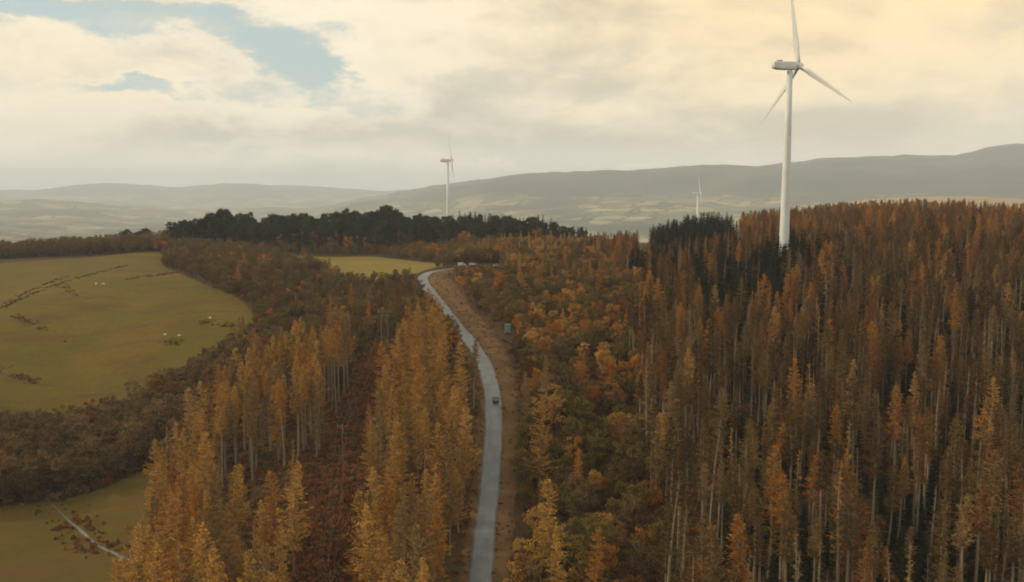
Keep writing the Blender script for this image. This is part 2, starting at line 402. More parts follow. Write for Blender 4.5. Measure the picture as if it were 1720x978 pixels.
# ------------------------------------------------------------------ the ground sheet (polar grid, fine ahead of the camera, out past the horizon hills)
def build_ground():
    a_f = np.linspace(-38, 38, 381); a_b = np.concatenate([np.linspace(-180, -39, 70), a_f, np.linspace(39, 180, 70)[:-1]])
    rr = np.concatenate([np.linspace(4, 140, 24), np.arange(144, 760, 3.2), np.geomspace(765, 30000, 150)])
    A, Rr = np.meshgrid(np.radians(a_b), rr)
    x = (Rr * np.sin(A)).ravel(); y = (Rr * np.cos(A)).ravel(); z = ground(x, y)
    na, nr = len(a_b), len(rr)
    # small unevenness of the woodland floor
    i, j = np.meshgrid(np.arange(nr - 1), np.arange(na), indexing='ij')
    j2 = (j + 1) % na
    faces = np.stack([i * na + j, i * na + j2, (i + 1) * na + j2, (i + 1) * na + j], -1).reshape(-1, 4)
    faces = faces[:, ::-1]
    v = np.stack([x, y, z], -1)
    c = len(v); v = np.vstack([v, [[0, 0, gz(0, 0)]]])
    me = bpy.data.meshes.new('ground')
    fl = [tuple(f) for f in faces.tolist()] + [(c, (k + 1) % na, k) for k in range(na)]
    me.from_pydata(v.tolist(), [], fl); me.materials.append(GROUND)
    me.polygons.foreach_set('use_smooth', [True] * len(me.polygons)); me.update()
    tag(link_mesh('ground', me), kind='structure')
    return float(v[:, 2].min()), float(v[:, 2].max())
ZMIN, ZMAX = build_ground()

def spline(pts, n):
    P = np.array(pts, float); t = np.arange(len(P)); tt = np.linspace(0, len(P) - 1, n); out = []
    for q in tt:
        k = min(int(q), len(P) - 2); f = q - k
        p0, p1, p2, p3 = P[max(k - 1, 0)], P[k], P[k + 1], P[min(k + 2, len(P) - 1)]
        out.append(.5 * ((2 * p1) + (-p0 + p2) * f + (2 * p0 - 5 * p1 + 4 * p2 - p3) * f * f + (-p0 + 3 * p1 - 3 * p2 + p3) * f ** 3))
    return np.array(out)
def in_poly(x, y, poly):
    x = np.asarray(x, float); y = np.asarray(y, float); c = np.zeros(x.shape, bool); n = len(poly)
    for i in range(n):
        x1, y1 = poly[i]; x2, y2 = poly[(i + 1) % n]
        if y1 == y2: continue
        c ^= ((y1 > y) != (y2 > y)) & (x < (x2 - x1) * (y - y1) / (y2 - y1) + x1)
    return c
def drape(name, poly, lift, mat, step=3.0):
    """a sheet over the ground inside a closed outline; its rim follows the outline"""
    P = spline(list(poly) + [poly[0]], len(poly) * 14)[:-1]
    cx, cy = P[:, 0].mean(), P[:, 1].mean()
    x0, x1, y0, y1 = P[:, 0].min(), P[:, 0].max(), P[:, 1].min(), P[:, 1].max()
    gx, gy = np.meshgrid(np.arange(x0, x1, step), np.arange(y0, y1, step)); gx, gy = gx.ravel(), gy.ravel()
    ins = in_poly(gx, gy, P.tolist()); gx, gy = gx[ins], gy[ins]
    d = np.min((gx[:, None] - P[None, ::2, 0]) ** 2 + (gy[:, None] - P[None, ::2, 1]) ** 2, axis=1)
    gx, gy = gx[d > (step * .6) ** 2], gy[d > (step * .6) ** 2]
    from mathutils.geometry import delaunay_2d_cdt
    pts = [Vector(p) for p in P.tolist()] + [Vector((a, b)) for a, b in zip(gx, gy)]
    vs, es, fs, *_ = delaunay_2d_cdt(pts, [(i, (i + 1) % len(P)) for i in range(len(P))], [], 1, 1e-4)
    va = np.array([tuple(v) for v in vs]); z = ground(va[:, 0], va[:, 1]) + lift
    me = bpy.data.meshes.new(name); me.from_pydata(np.column_stack([va, z]).tolist(), [], [tuple(f) for f in fs])
    me.materials.append(mat); me.polygons.foreach_set('use_smooth', [True] * len(me.polygons)); me.update()
    return tag(link_mesh(name, me), kind='structure'), P.tolist()

def gp(u, v, Y):                      # plan position of a surveyed point
    p = at(u, v, Y); return (p.x, p.y)
meadow_poly = [gp(-90, 470, 520), gp(0, 443, 575), gp(150, 434, 600), gp(265, 422, 612), gp(275, 445, 540), gp(330, 470, 470), gp(400, 500, 430), gp(425, 530, 400), gp(405, 565, 375), gp(330, 625, 352), gp(220, 690, 330),
               gp(90, 740, 315), gp(-60, 760, 305), gp(-120, 600, 380)]
lower_poly = [gp(300, 770, 276), gp(190, 810, 260), gp(90, 842, 248), gp(-60, 880, 236), gp(-120, 960, 200), gp(-60, 1040, 165), gp(200, 1040, 165), gp(240, 940, 205), gp(260, 860, 235)]
top_poly = [gp(470, 428, 650), gp(560, 432, 648), gp(640, 435, 640), gp(715, 439, 560), gp(745, 446, 525), gp(715, 455, 500), gp(690, 468, 478), gp(600, 470, 480), gp(520, 455, 560), gp(470, 440, 610)]
_, meadow_out = drape('pasture', meadow_poly, .09, MEADOW)
_, lower_out = drape('lower_pasture', lower_poly, .09, FIELD2)
_, top_out = drape('small_pasture', top_poly, .09, FIELD3)

road_c = spline([gp(*p) for p in road_px], 260)
d0 = road_c[0] - road_c[6]; d0 /= np.linalg.norm(d0)
road_c = np.vstack([[road_c[0] + d0 * k * 4 for k in range(30, 0, -1)], road_c])
dE = road_c[-1] - road_c[-6]; dE /= np.linalg.norm(dE)
road_c = np.vstack([road_c, [road_c[-1] + dE * k * 3 + np.array([0, -.05 * k * k]) for k in range(1, 5)]])
def ribbon(name, c, half_l, half_r, lift, mat, crown=0.05, wob=0.0, seed=1, drop=.5):
    t = np.gradient(c, axis=0); t /= np.linalg.norm(t, axis=1)[:, None]
    nrm = np.column_stack([t[:, 1], -t[:, 0]])          # to the right of travel
    rs = np.random.RandomState(seed)
    hl = np.broadcast_to(half_l, len(c)).astype(float); hr = np.broadcast_to(half_r, len(c)).astype(float)
    if wob:
        w = np.cumsum(rs.normal(0, 1, (2, len(c))), axis=1); w = w - np.array([np.convolve(q, np.ones(31) / 31, 'same') for q in w])
        hl = hl + np.clip(w[0] * wob, -wob * 3, wob * 3); hr = hr + np.clip(w[1] * wob, -wob * 3, wob * 3)
    K = 7; V = []; UV = []
    s = np.concatenate([[0], np.cumsum(np.linalg.norm(np.diff(c, axis=0), axis=1))])
    zc = ground(c[:, 0], c[:, 1])
    for k in range(K):
        f = k / (K - 1); off = -hl + (hl + hr) * f
        p = c + nrm * off[:, None]; z = ground(p[:, 0], p[:, 1]) + lift + crown * (1 - (2 * f - 1) ** 2)
        if crown: z = .6 * z + .4 * (zc + lift + crown * (1 - (2 * f - 1) ** 2))
        V.append(np.column_stack([p, z])); UV.append(np.column_stack([np.full(len(c), f), s]))
    for k, off in ((0, -hl - .15), (K - 1, hr + .15)):    # edges fall into the ground
        p = c + nrm * off[:, None]; V.append(np.column_stack([p, ground(p[:, 0], p[:, 1]) - drop])); UV.append(np.column_stack([np.full(len(c), float(k > 0)), s]))
    order = [K] + list(range(K)) + [K + 1]; V = np.stack([V[k] for k in order], 1); UV = np.stack([UV[k] for k in order], 1)
    m = K + 2; n = len(c); fs = [(i * m + j, i * m + j + 1, (i + 1) * m + j + 1, (i + 1) * m + j) for i in range(n - 1) for j in range(m - 1)]
    me = bpy.data.meshes.new(name); me.from_pydata(V.reshape(-1, 3).tolist(), [], fs); me.materials.append(mat)
    uvl = me.uv_layers.new(name='UVMap'); uvf = UV.reshape(-1, 2)
    idx = np.empty(len(me.loops), int); me.loops.foreach_get('vertex_index', idx); uvl.data.foreach_set('uv', uvf[idx].ravel())
    me.polygons.foreach_set('use_smooth', [True] * len(me.polygons)); me.update()
    return tag(link_mesh(name, me), kind='structure')
ribbon('road', road_c, 2.6, 2.6, .16, ROAD, .07, .05)
vy = road_c[:, 1]
verge_r = np.interp(vy, [100, 230, 290, 340, 400, 440, 470], [3.2, 4.2, 6.5, 9.5, 12, 13, 9]) + 2.7
ribbon('verge', road_c, 4.4, verge_r, .05, VERGE, 0.0, .25, 5, drop=.3)

# stream in the lower pasture
WATER, Nw = new_mat('stream_water')
geo = Nw.n('ShaderNodeNewGeometry')
finish(Nw, principled(Nw, (.10, .11, .115), .22, .6, normal=bump_n(Nw, Nw.noise(geo.outputs['Position'], 2.5, 4, .6), .25, .05)))
stream_c = spline([gp(60, 815, 258), gp(95, 850, 243), gp(117, 874, 232), gp(128, 884, 228), gp(150, 900, 220), gp(166, 919, 214), gp(186, 930, 209), gp(212, 948, 202), gp(260, 985, 190)], 60)
ribbon('stream', stream_c, .34, .34, .12, WATER, 0, .10, 9, drop=.3)

# ------------------------------------------------------------------ tree shapes
def larch_shape(seed, crown_base=.25, width=2.6, bare=0.0, n_sp=1.0, po=.75):
    r = random.Random(seed); H = 24.0
    tr = MB(); lean = Vector((r.uniform(-.5, .5), r.uniform(-.5, .5), 0))
    def ax(t): return Vector((lean.x * t * t + .12 * math.sin(t * 7 + seed), lean.y * t * t + .1 * math.cos(t * 6 + seed), H * t))
    tr.tube([ax(t) for t in (0, .02, .15, .35, .55, .75, .9, 1)], [k * (1.35 if crown_base > .45 or bare > .5 else 1) for k in (.36, .27, .23, .19, .15, .1, .055, .012)], 7, 1)
    cr = MB(); n = int(46 * n_sp)
    for k in range(n):
        t = crown_base + (1 - crown_base) * ((k + r.random()) / n) ** .92
        if t > .985: t = .985
        s = (t - crown_base) / (1 - crown_base)
        for q in range(r.choice((4, 5, 5))):
            a = r.uniform(0, 6.283)
            L = width * (1 - s) ** po * r.uniform(.5, 1.2) * (.82 + .3 * math.sin(s * 9 + a * 2 + seed)) + .28
            if s < .12: L *= .5 + s * 4
            rise = r.uniform(-.12, .3) + .25 * s
            d = Vector((math.cos(a), math.sin(a), rise)).normalized(); side = Vector((-math.sin(a), math.cos(a), 0))
            p0 = ax(t); p1 = p0 + d * L; p1.z += L * L * .05
            cr.tri(p0 + Vector((0, 0, .035)), p0 - Vector((0, 0, .035)), p1, 1); cr.tri(p0 + side * .035, p0 - side * .035, p1, 1)
            if r.random() < bare: continue
            m = max(3, int(L * 7.0))
            for i in range(m):
                f = (i + .35 + r.random() * .6) / m; c = p0.lerp(p1, min(f, 1.04))
                h = r.uniform(.11, .28); w = r.uniform(.04, .09)
                o = (d + side * r.uniform(-1, 1) + Vector((0, 0, r.uniform(-.8, .35)))).normalized(); c = c + Vector((r.gauss(0, .12), r.gauss(0, .12), r.gauss(-.05, .12)))
                x = o.cross(Vector((r.uniform(-1, 1), r.uniform(-1, 1), r.uniform(-1, 1)))).normalized()
                cr.quad(c + o * h * .4, o * h, x * w, 0)
    for i in range(5):                                   # leading shoot
        cr.quad(ax(1) - Vector((0, 0, .2 * i)), Vector((0, 0, .4)), Vector((r.uniform(-.1, .1), r.uniform(-.1, .1), 0)), 0)
    for q in range(18):                                  # dead snags on the lower trunk
        t = r.uniform(.12, crown_base + .1); a = r.uniform(0, 6.28); p = ax(t); L = r.uniform(.5, 1.7)
        tr.tri(p + Vector((0, 0, .04)), p - Vector((0, 0, .04)), p + Vector((math.cos(a) * L, math.sin(a) * L, r.uniform(-.3, .3))), 1)
    return tr, cr
def broad_shape(seed, H=11.0, spread=3.6, leaves=1.0, lo=.25):
    r = random.Random(seed); tr = MB(); cr = MB()
    tr.tube([(0, 0, 0), (.1, .05, H * .15), (.15, -.1, H * .35), (.05, .05, H * .62)], [.32, .24, .19, .09], 7, 1)
    heads = []
    for k in range(9):
        a = k * 2.4 + r.uniform(-.4, .4); z0 = H * r.uniform(.2, .5); e = Vector((math.cos(a) * spread * r.uniform(.35, .8), math.sin(a) * spread * r.uniform(.35, .8), H * r.uniform(lo + .25, .93)))
        b = Vector((.1, 0, z0)); mid = b.lerp(e, .5) + Vector((0, 0, -.3)); tr.tube([b, mid, e], [.11, .07, .025], 5, 1); heads.append(e)
    for k in range(26):                                   # clumps through the crown's volume
        a = r.uniform(0, 6.28); zz = r.random() ** .8; rad = spread * math.sqrt(max(.05, 1 - (2 * zz - 1) ** 2 * .85)) * r.uniform(.45, 1.0)
        heads.append(Vector((math.cos(a) * rad, math.sin(a) * rad, H * (lo + (1 - lo) * zz * r.uniform(.85, 1)))))
    for e in heads:
        s = r.uniform(.7, 1.25)
        for i in range(9):                                # fine twigs
            d = Vector((r.gauss(0, .7), r.gauss(0, .7), r.uniform(-.1, 1))).normalized(); L = s * r.uniform(.8, 1.5)
            x = d.orthogonal().normalized() * .03; cr.tri(e - x, e + x, e + d * L, 1)
        for i in range(int(44 * leaves)):
            d = Vector((r.gauss(0, 1), r.gauss(0, 1), r.gauss(0, .75))); d *= s * r.random() ** .45 / max(d.length, .01)
            o = Vector((r.gauss(0, 1), r.gauss(0, 1), r.gauss(0, 1))).normalized(); x = o.orthogonal().normalized()
            q = r.uniform(.11, .24); cr.quad(e + d, o * q, x * q * .6, 0)
    return tr, cr
def pine_shape(seed, H=18.0):
    r = random.Random(seed); tr = MB(); cr = MB()
    tr.tube([(0, 0, 0), (.1, 0, H * .3), (-.1, .1, H * .65), (0, 0, H * .95)], [.34, .26, .2, .05], 7, 1)
    for k in range(24):
        t = r.random() ** .8; a = r.uniform(0, 6.28); z = H * (.28 + .7 * t); rad = 4.2 * math.sqrt(max(.06, 1 - abs(t - .45) ** 1.6 * 2.6)) * r.uniform(.3, 1)
        e = Vector((math.cos(a) * rad, math.sin(a) * rad, z)); tr.tube([(0, 0, z - rad * .35), e], [.08, .03], 4, 1, False); s = r.uniform(1.0, 1.7)
        for i in range(60):
            d = Vector((r.gauss(0, 1), r.gauss(0, 1), r.gauss(0, .6))); d *= s * r.random() ** .4 / max(d.length, .01)
            o = (d.normalized() + Vector((r.gauss(0, .4), r.gauss(0, .4), r.gauss(.3, .4)))).normalized(); x = o.orthogonal().normalized()
            cr.quad(e + d, o * r.uniform(.28, .55), x * r.uniform(.12, .22), 0)
    return tr, cr
def spruce_shape(seed, H=20.0):
    r = random.Random(seed); tr = MB(); cr = MB()
    tr.tube([(0, 0, 0), (0, 0, H * .5), (0, 0, H)], [.3, .18, .02], 6, 1)
    n = 34
    for k in range(n):
        t = .06 + .93 * (k + r.random()) / n; L0 = 4.2 * (1 - t) ** .8 + .25
        for q in range(6):
            a = r.uniform(0, 6.28); L = L0 * r.uniform(.7, 1.1); d = Vector((math.cos(a), math.sin(a), -.28 + .5 * t)); side = Vector((-math.sin(a), math.cos(a), 0))
            p = Vector((0, 0, H * t)); m = max(2, int(L * 2.2))
            for i in range(m):
                f = (i + .6) / m; c = p + d * L * f; w = .42 * (1.2 - f) + .1
                cr.quad(c, d * (L / m * .75), (side * r.uniform(.7, 1) + Vector((0, 0, r.uniform(-.5, .2)))) * w, 0)
    return tr, cr
def bush_shape(seed, H=3.0, spread=2.0, n=16):
    r = random.Random(seed); tr = MB(); cr = MB()
    for k in range(6):
        a = k * 1.05 + r.random(); e = Vector((math.cos(a) * spread * .5, math.sin(a) * spread * .5, H * .65)); tr.tube([(0, 0, -.1), e * .5 + Vector((0, 0, .2)), e], [.06, .045, .02], 4, 1, False)
    for k in range(n):
        a = r.uniform(0, 6.28); zz = r.random(); rad = spread * math.sqrt(max(0, 1 - zz ** 2)) * r.uniform(.2, 1)
        e = Vector((math.cos(a) * rad, math.sin(a) * rad, H * (.08 + .75 * zz))); s = r.uniform(.45, .8)
        for i in range(30):
            d = Vector((r.gauss(0, 1), r.gauss(0, 1), r.gauss(0, .8))); d *= s * r.random() ** .45 / max(d.length, .01)
            o = Vector((r.gauss(0, 1), r.gauss(0, 1), r.gauss(0, 1))).normalized(); x = o.orthogonal().normalized(); q = r.uniform(.1, .22)
            cr.quad(e + d, o * q, x * q * .6, 0)
    return tr, cr
def tuft_shape(seed):
    r = random.Random(seed); cr = MB()
    for k in range(26):
        a = r.uniform(0, 6.28); p = Vector((r.gauss(0, .45), r.gauss(0, .45), 0)); d = Vector((math.cos(a) * .6, math.sin(a) * .6, r.uniform(.5, 1.2))); x = Vector((-math.sin(a), math.cos(a), 0)) * r.uniform(.08, .16)
        q = p + d * r.uniform(.5, .95); cr.tri(p - x, p + x, q, 0); cr.quad(p.lerp(q, .75), d * .18, x * 1.3, 0)
    return MB(), cr

SHAPES = {
    'larch': [larch_shape(1, .22, 4.1, po=.62), larch_shape(2, .15, 5.0, po=.7), larch_shape(3, .3, 2.9), larch_shape(4, .5, 2.5, .1), larch_shape(5, .64, 2.1, .15, .8), larch_shape(6, .32, 1.8, .7)],
    'broadleaf': [broad_shape(11), broad_shape(12, 10, 3.9), broad_shape(13, 12, 3.2, .55), broad_shape(14, 9, 3.3, 1.2)],
    'pine': [pine_shape(21), pine_shape(22, 16), pine_shape(23, 19)],
    'spruce': [spruce_shape(31), spruce_shape(32, 18), spruce_shape(33, 22)],
    'bush': [bush_shape(41), bush_shape(42, 2.4, 2.4), bush_shape(43, 3.6, 1.8), bush_shape(44, 2.0, 1.7, 12)],
    'tuft': [tuft_shape(51), tuft_shape(52), tuft_shape(53)],
}
HEIGHT = {'larch': [24] * 6, 'broadleaf': [11, 10, 12, 9], 'pine': [18, 16, 19], 'spruce': [20, 18, 22], 'bush': [3, 2.4, 3.6, 2], 'tuft': [1, 1, 1]}
HALF = {'larch': [3.3, 3.9, 2.4, 2.0, 1.6, 1.2], 'broadleaf': [3.7, 3.9, 3.3, 3.4], 'pine': [3, 3, 3], 'spruce': [2.8, 2.8, 2.8], 'bush': [2, 2.3, 1.8, 1.7], 'tuft': [.8] * 3}
CBASE = {'larch': [.28, .22, .35, .52, .65, .4], 'broadleaf': [.25] * 4, 'pine': [.3] * 3, 'spruce': [.05] * 3, 'bush': [0] * 4, 'tuft': [0] * 3}
TONES = {'larch': ['gold', 'orange', 'rust', 'straw', 'brown', 'umber', 'drab'], 'broadleaf': ['brown', 'olive', 'orange', 'gold', 'rust'], 'pine': ['pine', 'dark'], 'spruce': ['dark', 'pine'],
         'bush': ['brown', 'olive', 'orange', 'bracken', 'gold', 'dark'], 'tuft': ['bracken', 'grass', 'brown']}
MESH_T, MESH_C, MESH_ALL = {}, {}, {}
for sp_name, lst in SHAPES.items():
    bk = BARK_PALE if sp_name == 'larch' else BARK_DARK
    for si, (tr, cr) in enumerate(lst):
        both = MB(); both.add(tr); both.add(cr)
        MESH_T[sp_name, si] = tr.mesh('trunk', [bk, bk]) if tr.v else None
        base_c = cr.mesh('crown', [LEAF['gold'], bk]); base_a = both.mesh(sp_name, [LEAF['gold'], bk])
        for tone in TONES[sp_name]:
            for D, b in ((MESH_C, base_c), (MESH_ALL, base_a)):
                me = b.copy(); me.materials[0] = LEAF[tone]; D[sp_name, si, tone] = me

# ------------------------------------------------------------------ planting plan
rs = np.random.RandomState(7)
def road_side(x, y):
    """signed distance to the road centre line (positive on its right) and index along it"""
    best = np.full(len(x), 1e9); sd = np.zeros(len(x))
    t = np.gradient(road_c, axis=0); t /= np.linalg.norm(t, axis=1)[:, None]
    idx = np.zeros(len(x), int)
    for k in range(0, len(road_c), 2):
        dx, dy = x - road_c[k, 0], y - road_c[k, 1]; d = np.hypot(dx, dy); s = dx * t[k, 1] - dy * t[k, 0]
        m = d < best; best[m] = d[m]; sd[m] = np.sign(s[m]) * d[m]; idx[m] = k
    return sd, idx
POLE_A = gp(646, 556, 332); POLE_B = gp(577, 802, 232); POLE_C = ((500 - 860) / F * 120, 120.0)
def seg_dist(x, y, a, b):
    ax_, ay = a; bx, by = b; L2 = (bx - ax_) ** 2 + (by - ay) ** 2
    t = np.clip(((x - ax_) * (bx - ax_) + (y - ay) * (by - ay)) / L2, 0, 1)
    return np.hypot(x - ax_ - t * (bx - ax_), y - ay - t * (by - ay))
def scatter(step, y0, y1, umin=-160, umax=1880):
    out = []
    y = y0
    xs, ys = np.meshgrid(np.arange(-520, 520, step), np.arange(y0, y1, step))
    xs = xs.ravel() + rs.uniform(-.45, .45, xs.size) * step; ys = ys.ravel() + rs.uniform(-.45, .45, ys.size) * step
    u = 860 + F * xs / (ys * cp + 8)
    k = (u > umin) & (u < umax); return xs[k], ys[k], u[k]
PLANTS = []                         # (species, shape, tone, x, y, z, scale, rot, zone)
def put(species, x, y, zone, tones, sc=(.85, 1.12), shapes=None):
    n = len(x)
    if n == 0: return
    z = ground(x, y); names = list(tones); p = np.array([tones[k] for k in names], float); p /= p.sum()
    tn = rs.choice(len(names), n, p=p); ns = len(SHAPES[species]) if shapes is None else None
    sh = rs.randint(0, ns, n) if shapes is None else np.array(shapes)[rs.randint(0, len(shapes), n)]
    s = rs.uniform(sc[0], sc[1], n); rz = rs.uniform(0, 6.283, n)
    for i in range(n): PLANTS.append((species, int(sh[i]), names[tn[i]], float(x[i]), float(y[i]), float(z[i]), float(s[i]), float(rz[i]), zone))
def noise2(x, y, L, seed):
    r_ = np.random.RandomState(seed); s = 0
    for k in range(6):
        a = r_.uniform(0, 6.28); s = s + np.sin((np.cos(a) * x + np.sin(a) * y) / L * r_.uniform(.7, 1.5) * 6.28 + r_.uniform(0, 6.28))
    return s / 6
def clear_of_open(x, y, pad_l=5.2, extra=0.0):
    sd, idx = road_side(x, y)
    vr = verge_r[idx] + .6 + extra
    k = (sd < -pad_l - extra) | (sd > vr)
    for poly in (meadow_out, lower_out, top_out): k &= ~in_poly(x, y, poly)
    k &= seg_dist(x, y, POLE_A, POLE_B) > 6.5; k &= seg_dist(x, y, POLE_B, POLE_C) > 6.5 + 0 * x
    return k, sd, idx
SCRUB = []
def plan():
    # --- larch stands either side of the power line, left of the road
    x, y, u = scatter(5.0, 104, 345)
    k, sd, _ = clear_of_open(x, y)
    left_edge = np.interp(y, [104, 150, 200, 250, 275, 300, 345], [170, 190, 235, 280, 340, 420, 480])
    lineu = lineu_at(y)
    A = k & (sd < 0) & (u > left_edge) & (u < lineu - 5) & (y < 292)
    clearing = (u > np.interp(y, [104, 170, 225, 245], [500, 495, 520, 600])) & (y < 243)
    back = A & (y > 236) & (u > 370)
    put('larch', x[back], y[back], 'A', {'gold': .5, 'orange': .14, 'straw': .36}, (.86, 1.12), [3, 3, 4, 4, 4, 0])
    front = A & ~back & ~clearing & ~((u > 370) & (y > 195)) & (rs.rand(len(x)) < np.where(u > 390, .5, .85))
    put('larch', x[front], y[front], 'A', {'gold': .52, 'orange': .2, 'straw': .25, 'rust': .03}, (.6, 1.05), [0, 0, 1, 1, 2, 5])
    xc, yc, uc = scatter(4.2, 120, 330)
    lane = ((seg_dist(xc, yc, POLE_A, POLE_B) < 7) | (seg_dist(xc, yc, POLE_B, POLE_C) < 9) | ((uc > 490) & (uc < 605) & (yc < 240)))
    sdc, _ = road_side(xc, yc); lane &= (sdc < -8) & (rs.rand(len(xc)) < .5)
    put('bush', xc[lane], yc[lane], 'Ln', {'bracken': .6, 'brown': .4}, (.4, .95))
    B = k & (u > lineu + np.interp(y, [104, 170, 230, 300], [35, 30, 25, 8])) & (y < 318) & (sd > -75) & (sd < -6)
    gap = ((u > 745) & (y > 258)) | (noise2(x, y, 35, 17) > .42)
    B &= ~gap & (rs.rand(len(x)) < .92)
    put('larch', x[B], y[B], 'B', {'gold': .6, 'orange': .12, 'straw': .27, 'rust': .01}, (.55, 1.02), [0, 0, 1, 1, 1, 2, 3])
    # --- right hand forest
    x, y, u = scatter(3.9, 104, 660)
    k, sd, _ = clear_of_open(x, y)
    edge = np.interp(y, [104, 180, 240, 300, 360, 420, 470, 520, 660], [1150, 1110, 1075, 1060, 1085, 1080, 1040, 1000, 960])
    D = k & (sd > 0) & (u > edge + noise2(x, y, 60, 1) * 40)
    stand = (u > 1070) & (u < 1245) & (y > 470)
    clump = noise2(x, y, 26, 23) + .6 * noise2(x, y, 11, 29)
    thin = rs.rand(len(x)) < np.where(y > 420, .62, np.where(y < 250, np.clip(.42 + .9 * clump, .08, .8), np.clip(.78 + .7 * clump, .25, .97)))
    dark_n = noise2(x, y, 70, 5)
    dk = D & (((dark_n > .22) & (y > 320) & (y < 450) & (u < 1440)) | ((u > 1050) & (u < 1370) & (y > 335) & (y < 460) & (rs.rand(len(x)) < np.where(u < 1330, .78, .6))) | ((dark_n > .5) & (y > 430)) | ((y < 345) & (y > 262) & (u > 1180) & (rs.rand(len(x)) < .3)))
    ridge = (y > 455) & (u > 1240)
    put('spruce', x[dk & thin], y[dk & thin], 'Ds', {'dark': .85, 'pine': .15}, (.6, .95))
    near = y < 270
    L1 = D & thin & ~dk & ~stand & near
    put('larch', x[L1], y[L1], 'D1', {'umber': .29, 'drab': .31, 'brown': .08, 'rust': .14, 'straw': .06, 'orange': .1, 'gold': .02}, (.66, 1.12), [0, 2, 3, 3, 4, 4, 4, 5, 5, 5])
    under = D & ~dk & (y < 345) & (u > 1200) & (noise2(x, y, 45, 61) + .3 * noise2(x, y, 15, 62) > -.12) & (rs.rand(len(x)) < .75)
    put('spruce', x[under] + 1.6, y[under] + 1.2, 'Du', {'dark': 1.0}, (.3, .68))
    rd = D & ridge & (rs.rand(len(x)) < .8)
    put('larch', x[rd], y[rd], 'D3', {'orange': .24, 'rust': .26, 'brown': .3, 'gold': .05, 'drab': .15}, (.55, .95), [0, 0, 1, 2, 5])
    low = D & ~dk & ~stand & ~near & ~ridge & (y > 430)
    put('larch', x[low], y[low], 'D2', {'orange': .18, 'rust': .3, 'umber': .3, 'brown': .18, 'gold': .04}, (.45, .7), [0, 1, 2])
    L2 = D & thin & ~dk & ~stand & ~near & ~ridge & (y <= 430)
    put('larch', x[L2], y[L2], 'D2', {'umber': .30, 'drab': .24, 'brown': .08, 'rust': .17, 'orange': .17, 'gold': .04}, (.72, 1.08), [0, 2, 3, 3, 4, 4, 4, 5, 5])
    tx, ty = at(1327, 405, 402).x, 402.0
    ra = rs.uniform(0, 6.28, 34); rr_ = rs.uniform(5, 20, 34); qx, qy = tx + np.cos(ra) * rr_ * 1.2 + 3, ty - 4 + np.sin(ra) * rr_ * .7
    put('spruce', qx, qy, 'Ds', {'dark': .8, 'pine': .2}, (.78, 1.0))
    fy_ = rs.uniform(383, 396, 22); fu_ = rs.uniform(1300, 1356, 22)
    put('spruce', (fu_ - 860) / F * (fy_ * cp + 4), fy_, 'Ds', {'dark': .85, 'pine': .15}, (.96, 1.12))
    # spruce stand on the crest
    x2, y2, u2 = scatter(3.6, 560, 625)
    S = (u2 > 1084) & (u2 < 1236)
    S &= (u2 > 1094 + noise2(x2, y2, 12, 33) * 14) & (u2 < 1228 + noise2(x2, y2, 12, 34) * 10)
    i0 = len(PLANTS); put('spruce', x2[S], y2[S], 'S', {'dark': .8, 'pine': .2}, (.82, 1.16))
    for i, uu in enumerate(u2[S]):
        P_ = list(PLANTS[i0 + i]); P_[6] *= float(np.interp(uu, [1080, 1100, 1130, 1160, 1215, 1240], [.6, .82, .9, 1.0, 1.0, .7])); PLANTS[i0 + i] = tuple(P_)
    # --- mixed broadleaf scrub right of the road
    x, y, u = scatter(5.2, 104, 655)
    k, sd, _ = clear_of_open(x, y)
    edge = np.interp(y, [104, 180, 240, 300, 360, 420, 470, 520, 640], [1150, 1110, 1075, 1060, 1085, 1080, 1040, 1020, 1000])
    C = k & ((sd > 0) | ((y > 503) & (u > 745))) & (u < edge + 15)
    cb = C & (rs.rand(len(x)) < .82)
    put('broadleaf', x[cb], y[cb], 'C', {'brown': .3, 'olive': .38, 'orange': .16, 'rust': .04, 'gold': .12}, (.5, .95))
    xb, yb, ub = scatter(4.6, 104, 600)
    k, sd, idx = clear_of_open(xb, yb)
    bb = k & (sd > 0) & (ub < 1100) & (rs.rand(len(xb)) < .45)
    put('bush', xb[bb], yb[bb], 'Cb', {'brown': .45, 'olive': .25, 'orange': .12, 'bracken': .18}, (.7, 1.35))
    nb = 260; ub_ = rs.uniform(762, 860, nb); yb_ = rs.uniform(472, 507, nb)
    put('bush', (ub_ - 860) / F * (yb_ * cp + 5), yb_, 'Cb', {'brown': .4, 'olive': .3, 'orange': .3}, (.4, .62))
    far_ = rs.uniform(0, 1, 60) > -1; ub_ = rs.uniform(800, 870, 60); yb_ = rs.uniform(480, 500, 60)
    put('broadleaf', ((ub_ - 860) / F * (yb_ * cp + 5))[ub_ > 846], yb_[ub_ > 846], 'C', {'orange': .4, 'olive': .4, 'gold': .2}, (.4, .6))
    # larches standing singly by the verge
    for uu, Y, s, tn, sh in [(905, 214, .98, 'gold', 1), (926, 168, .95, 'gold', 0), (888, 236, .82, 'straw', 2), (915, 246, .8, 'straw', 3), (970, 205, .62, 'orange', 2), (1000, 158, .7, 'orange', 1),
                             (975, 262, .62, 'orange', 1), (945, 326, .55, 'gold', 2), (985, 318, .6, 'orange', 0), (935, 155, .8, 'gold', 2), (878, 160, .6, 'rust', 2), (1100, 205, .9, 'straw', 2), (1125, 222, .95, 'straw', 0), (1150, 240, .9, 'straw', 1)]:
        X = (uu - 860) / F * (Y * cp + 8); PLANTS.append(('larch', sh, tn, X, float(Y), gz(X, Y), s, rs.uniform(0, 6), 'Cl'))
    xg, yg, ug = scatter(6.0, 430, 650)
    k, sd, _ = clear_of_open(xg, yg)
    g = k & ((sd > 0) | ((yg > 503) & (ug > 750))) & (ug > 790) & (ug < 1070) & (rs.rand(len(xg)) < .6)
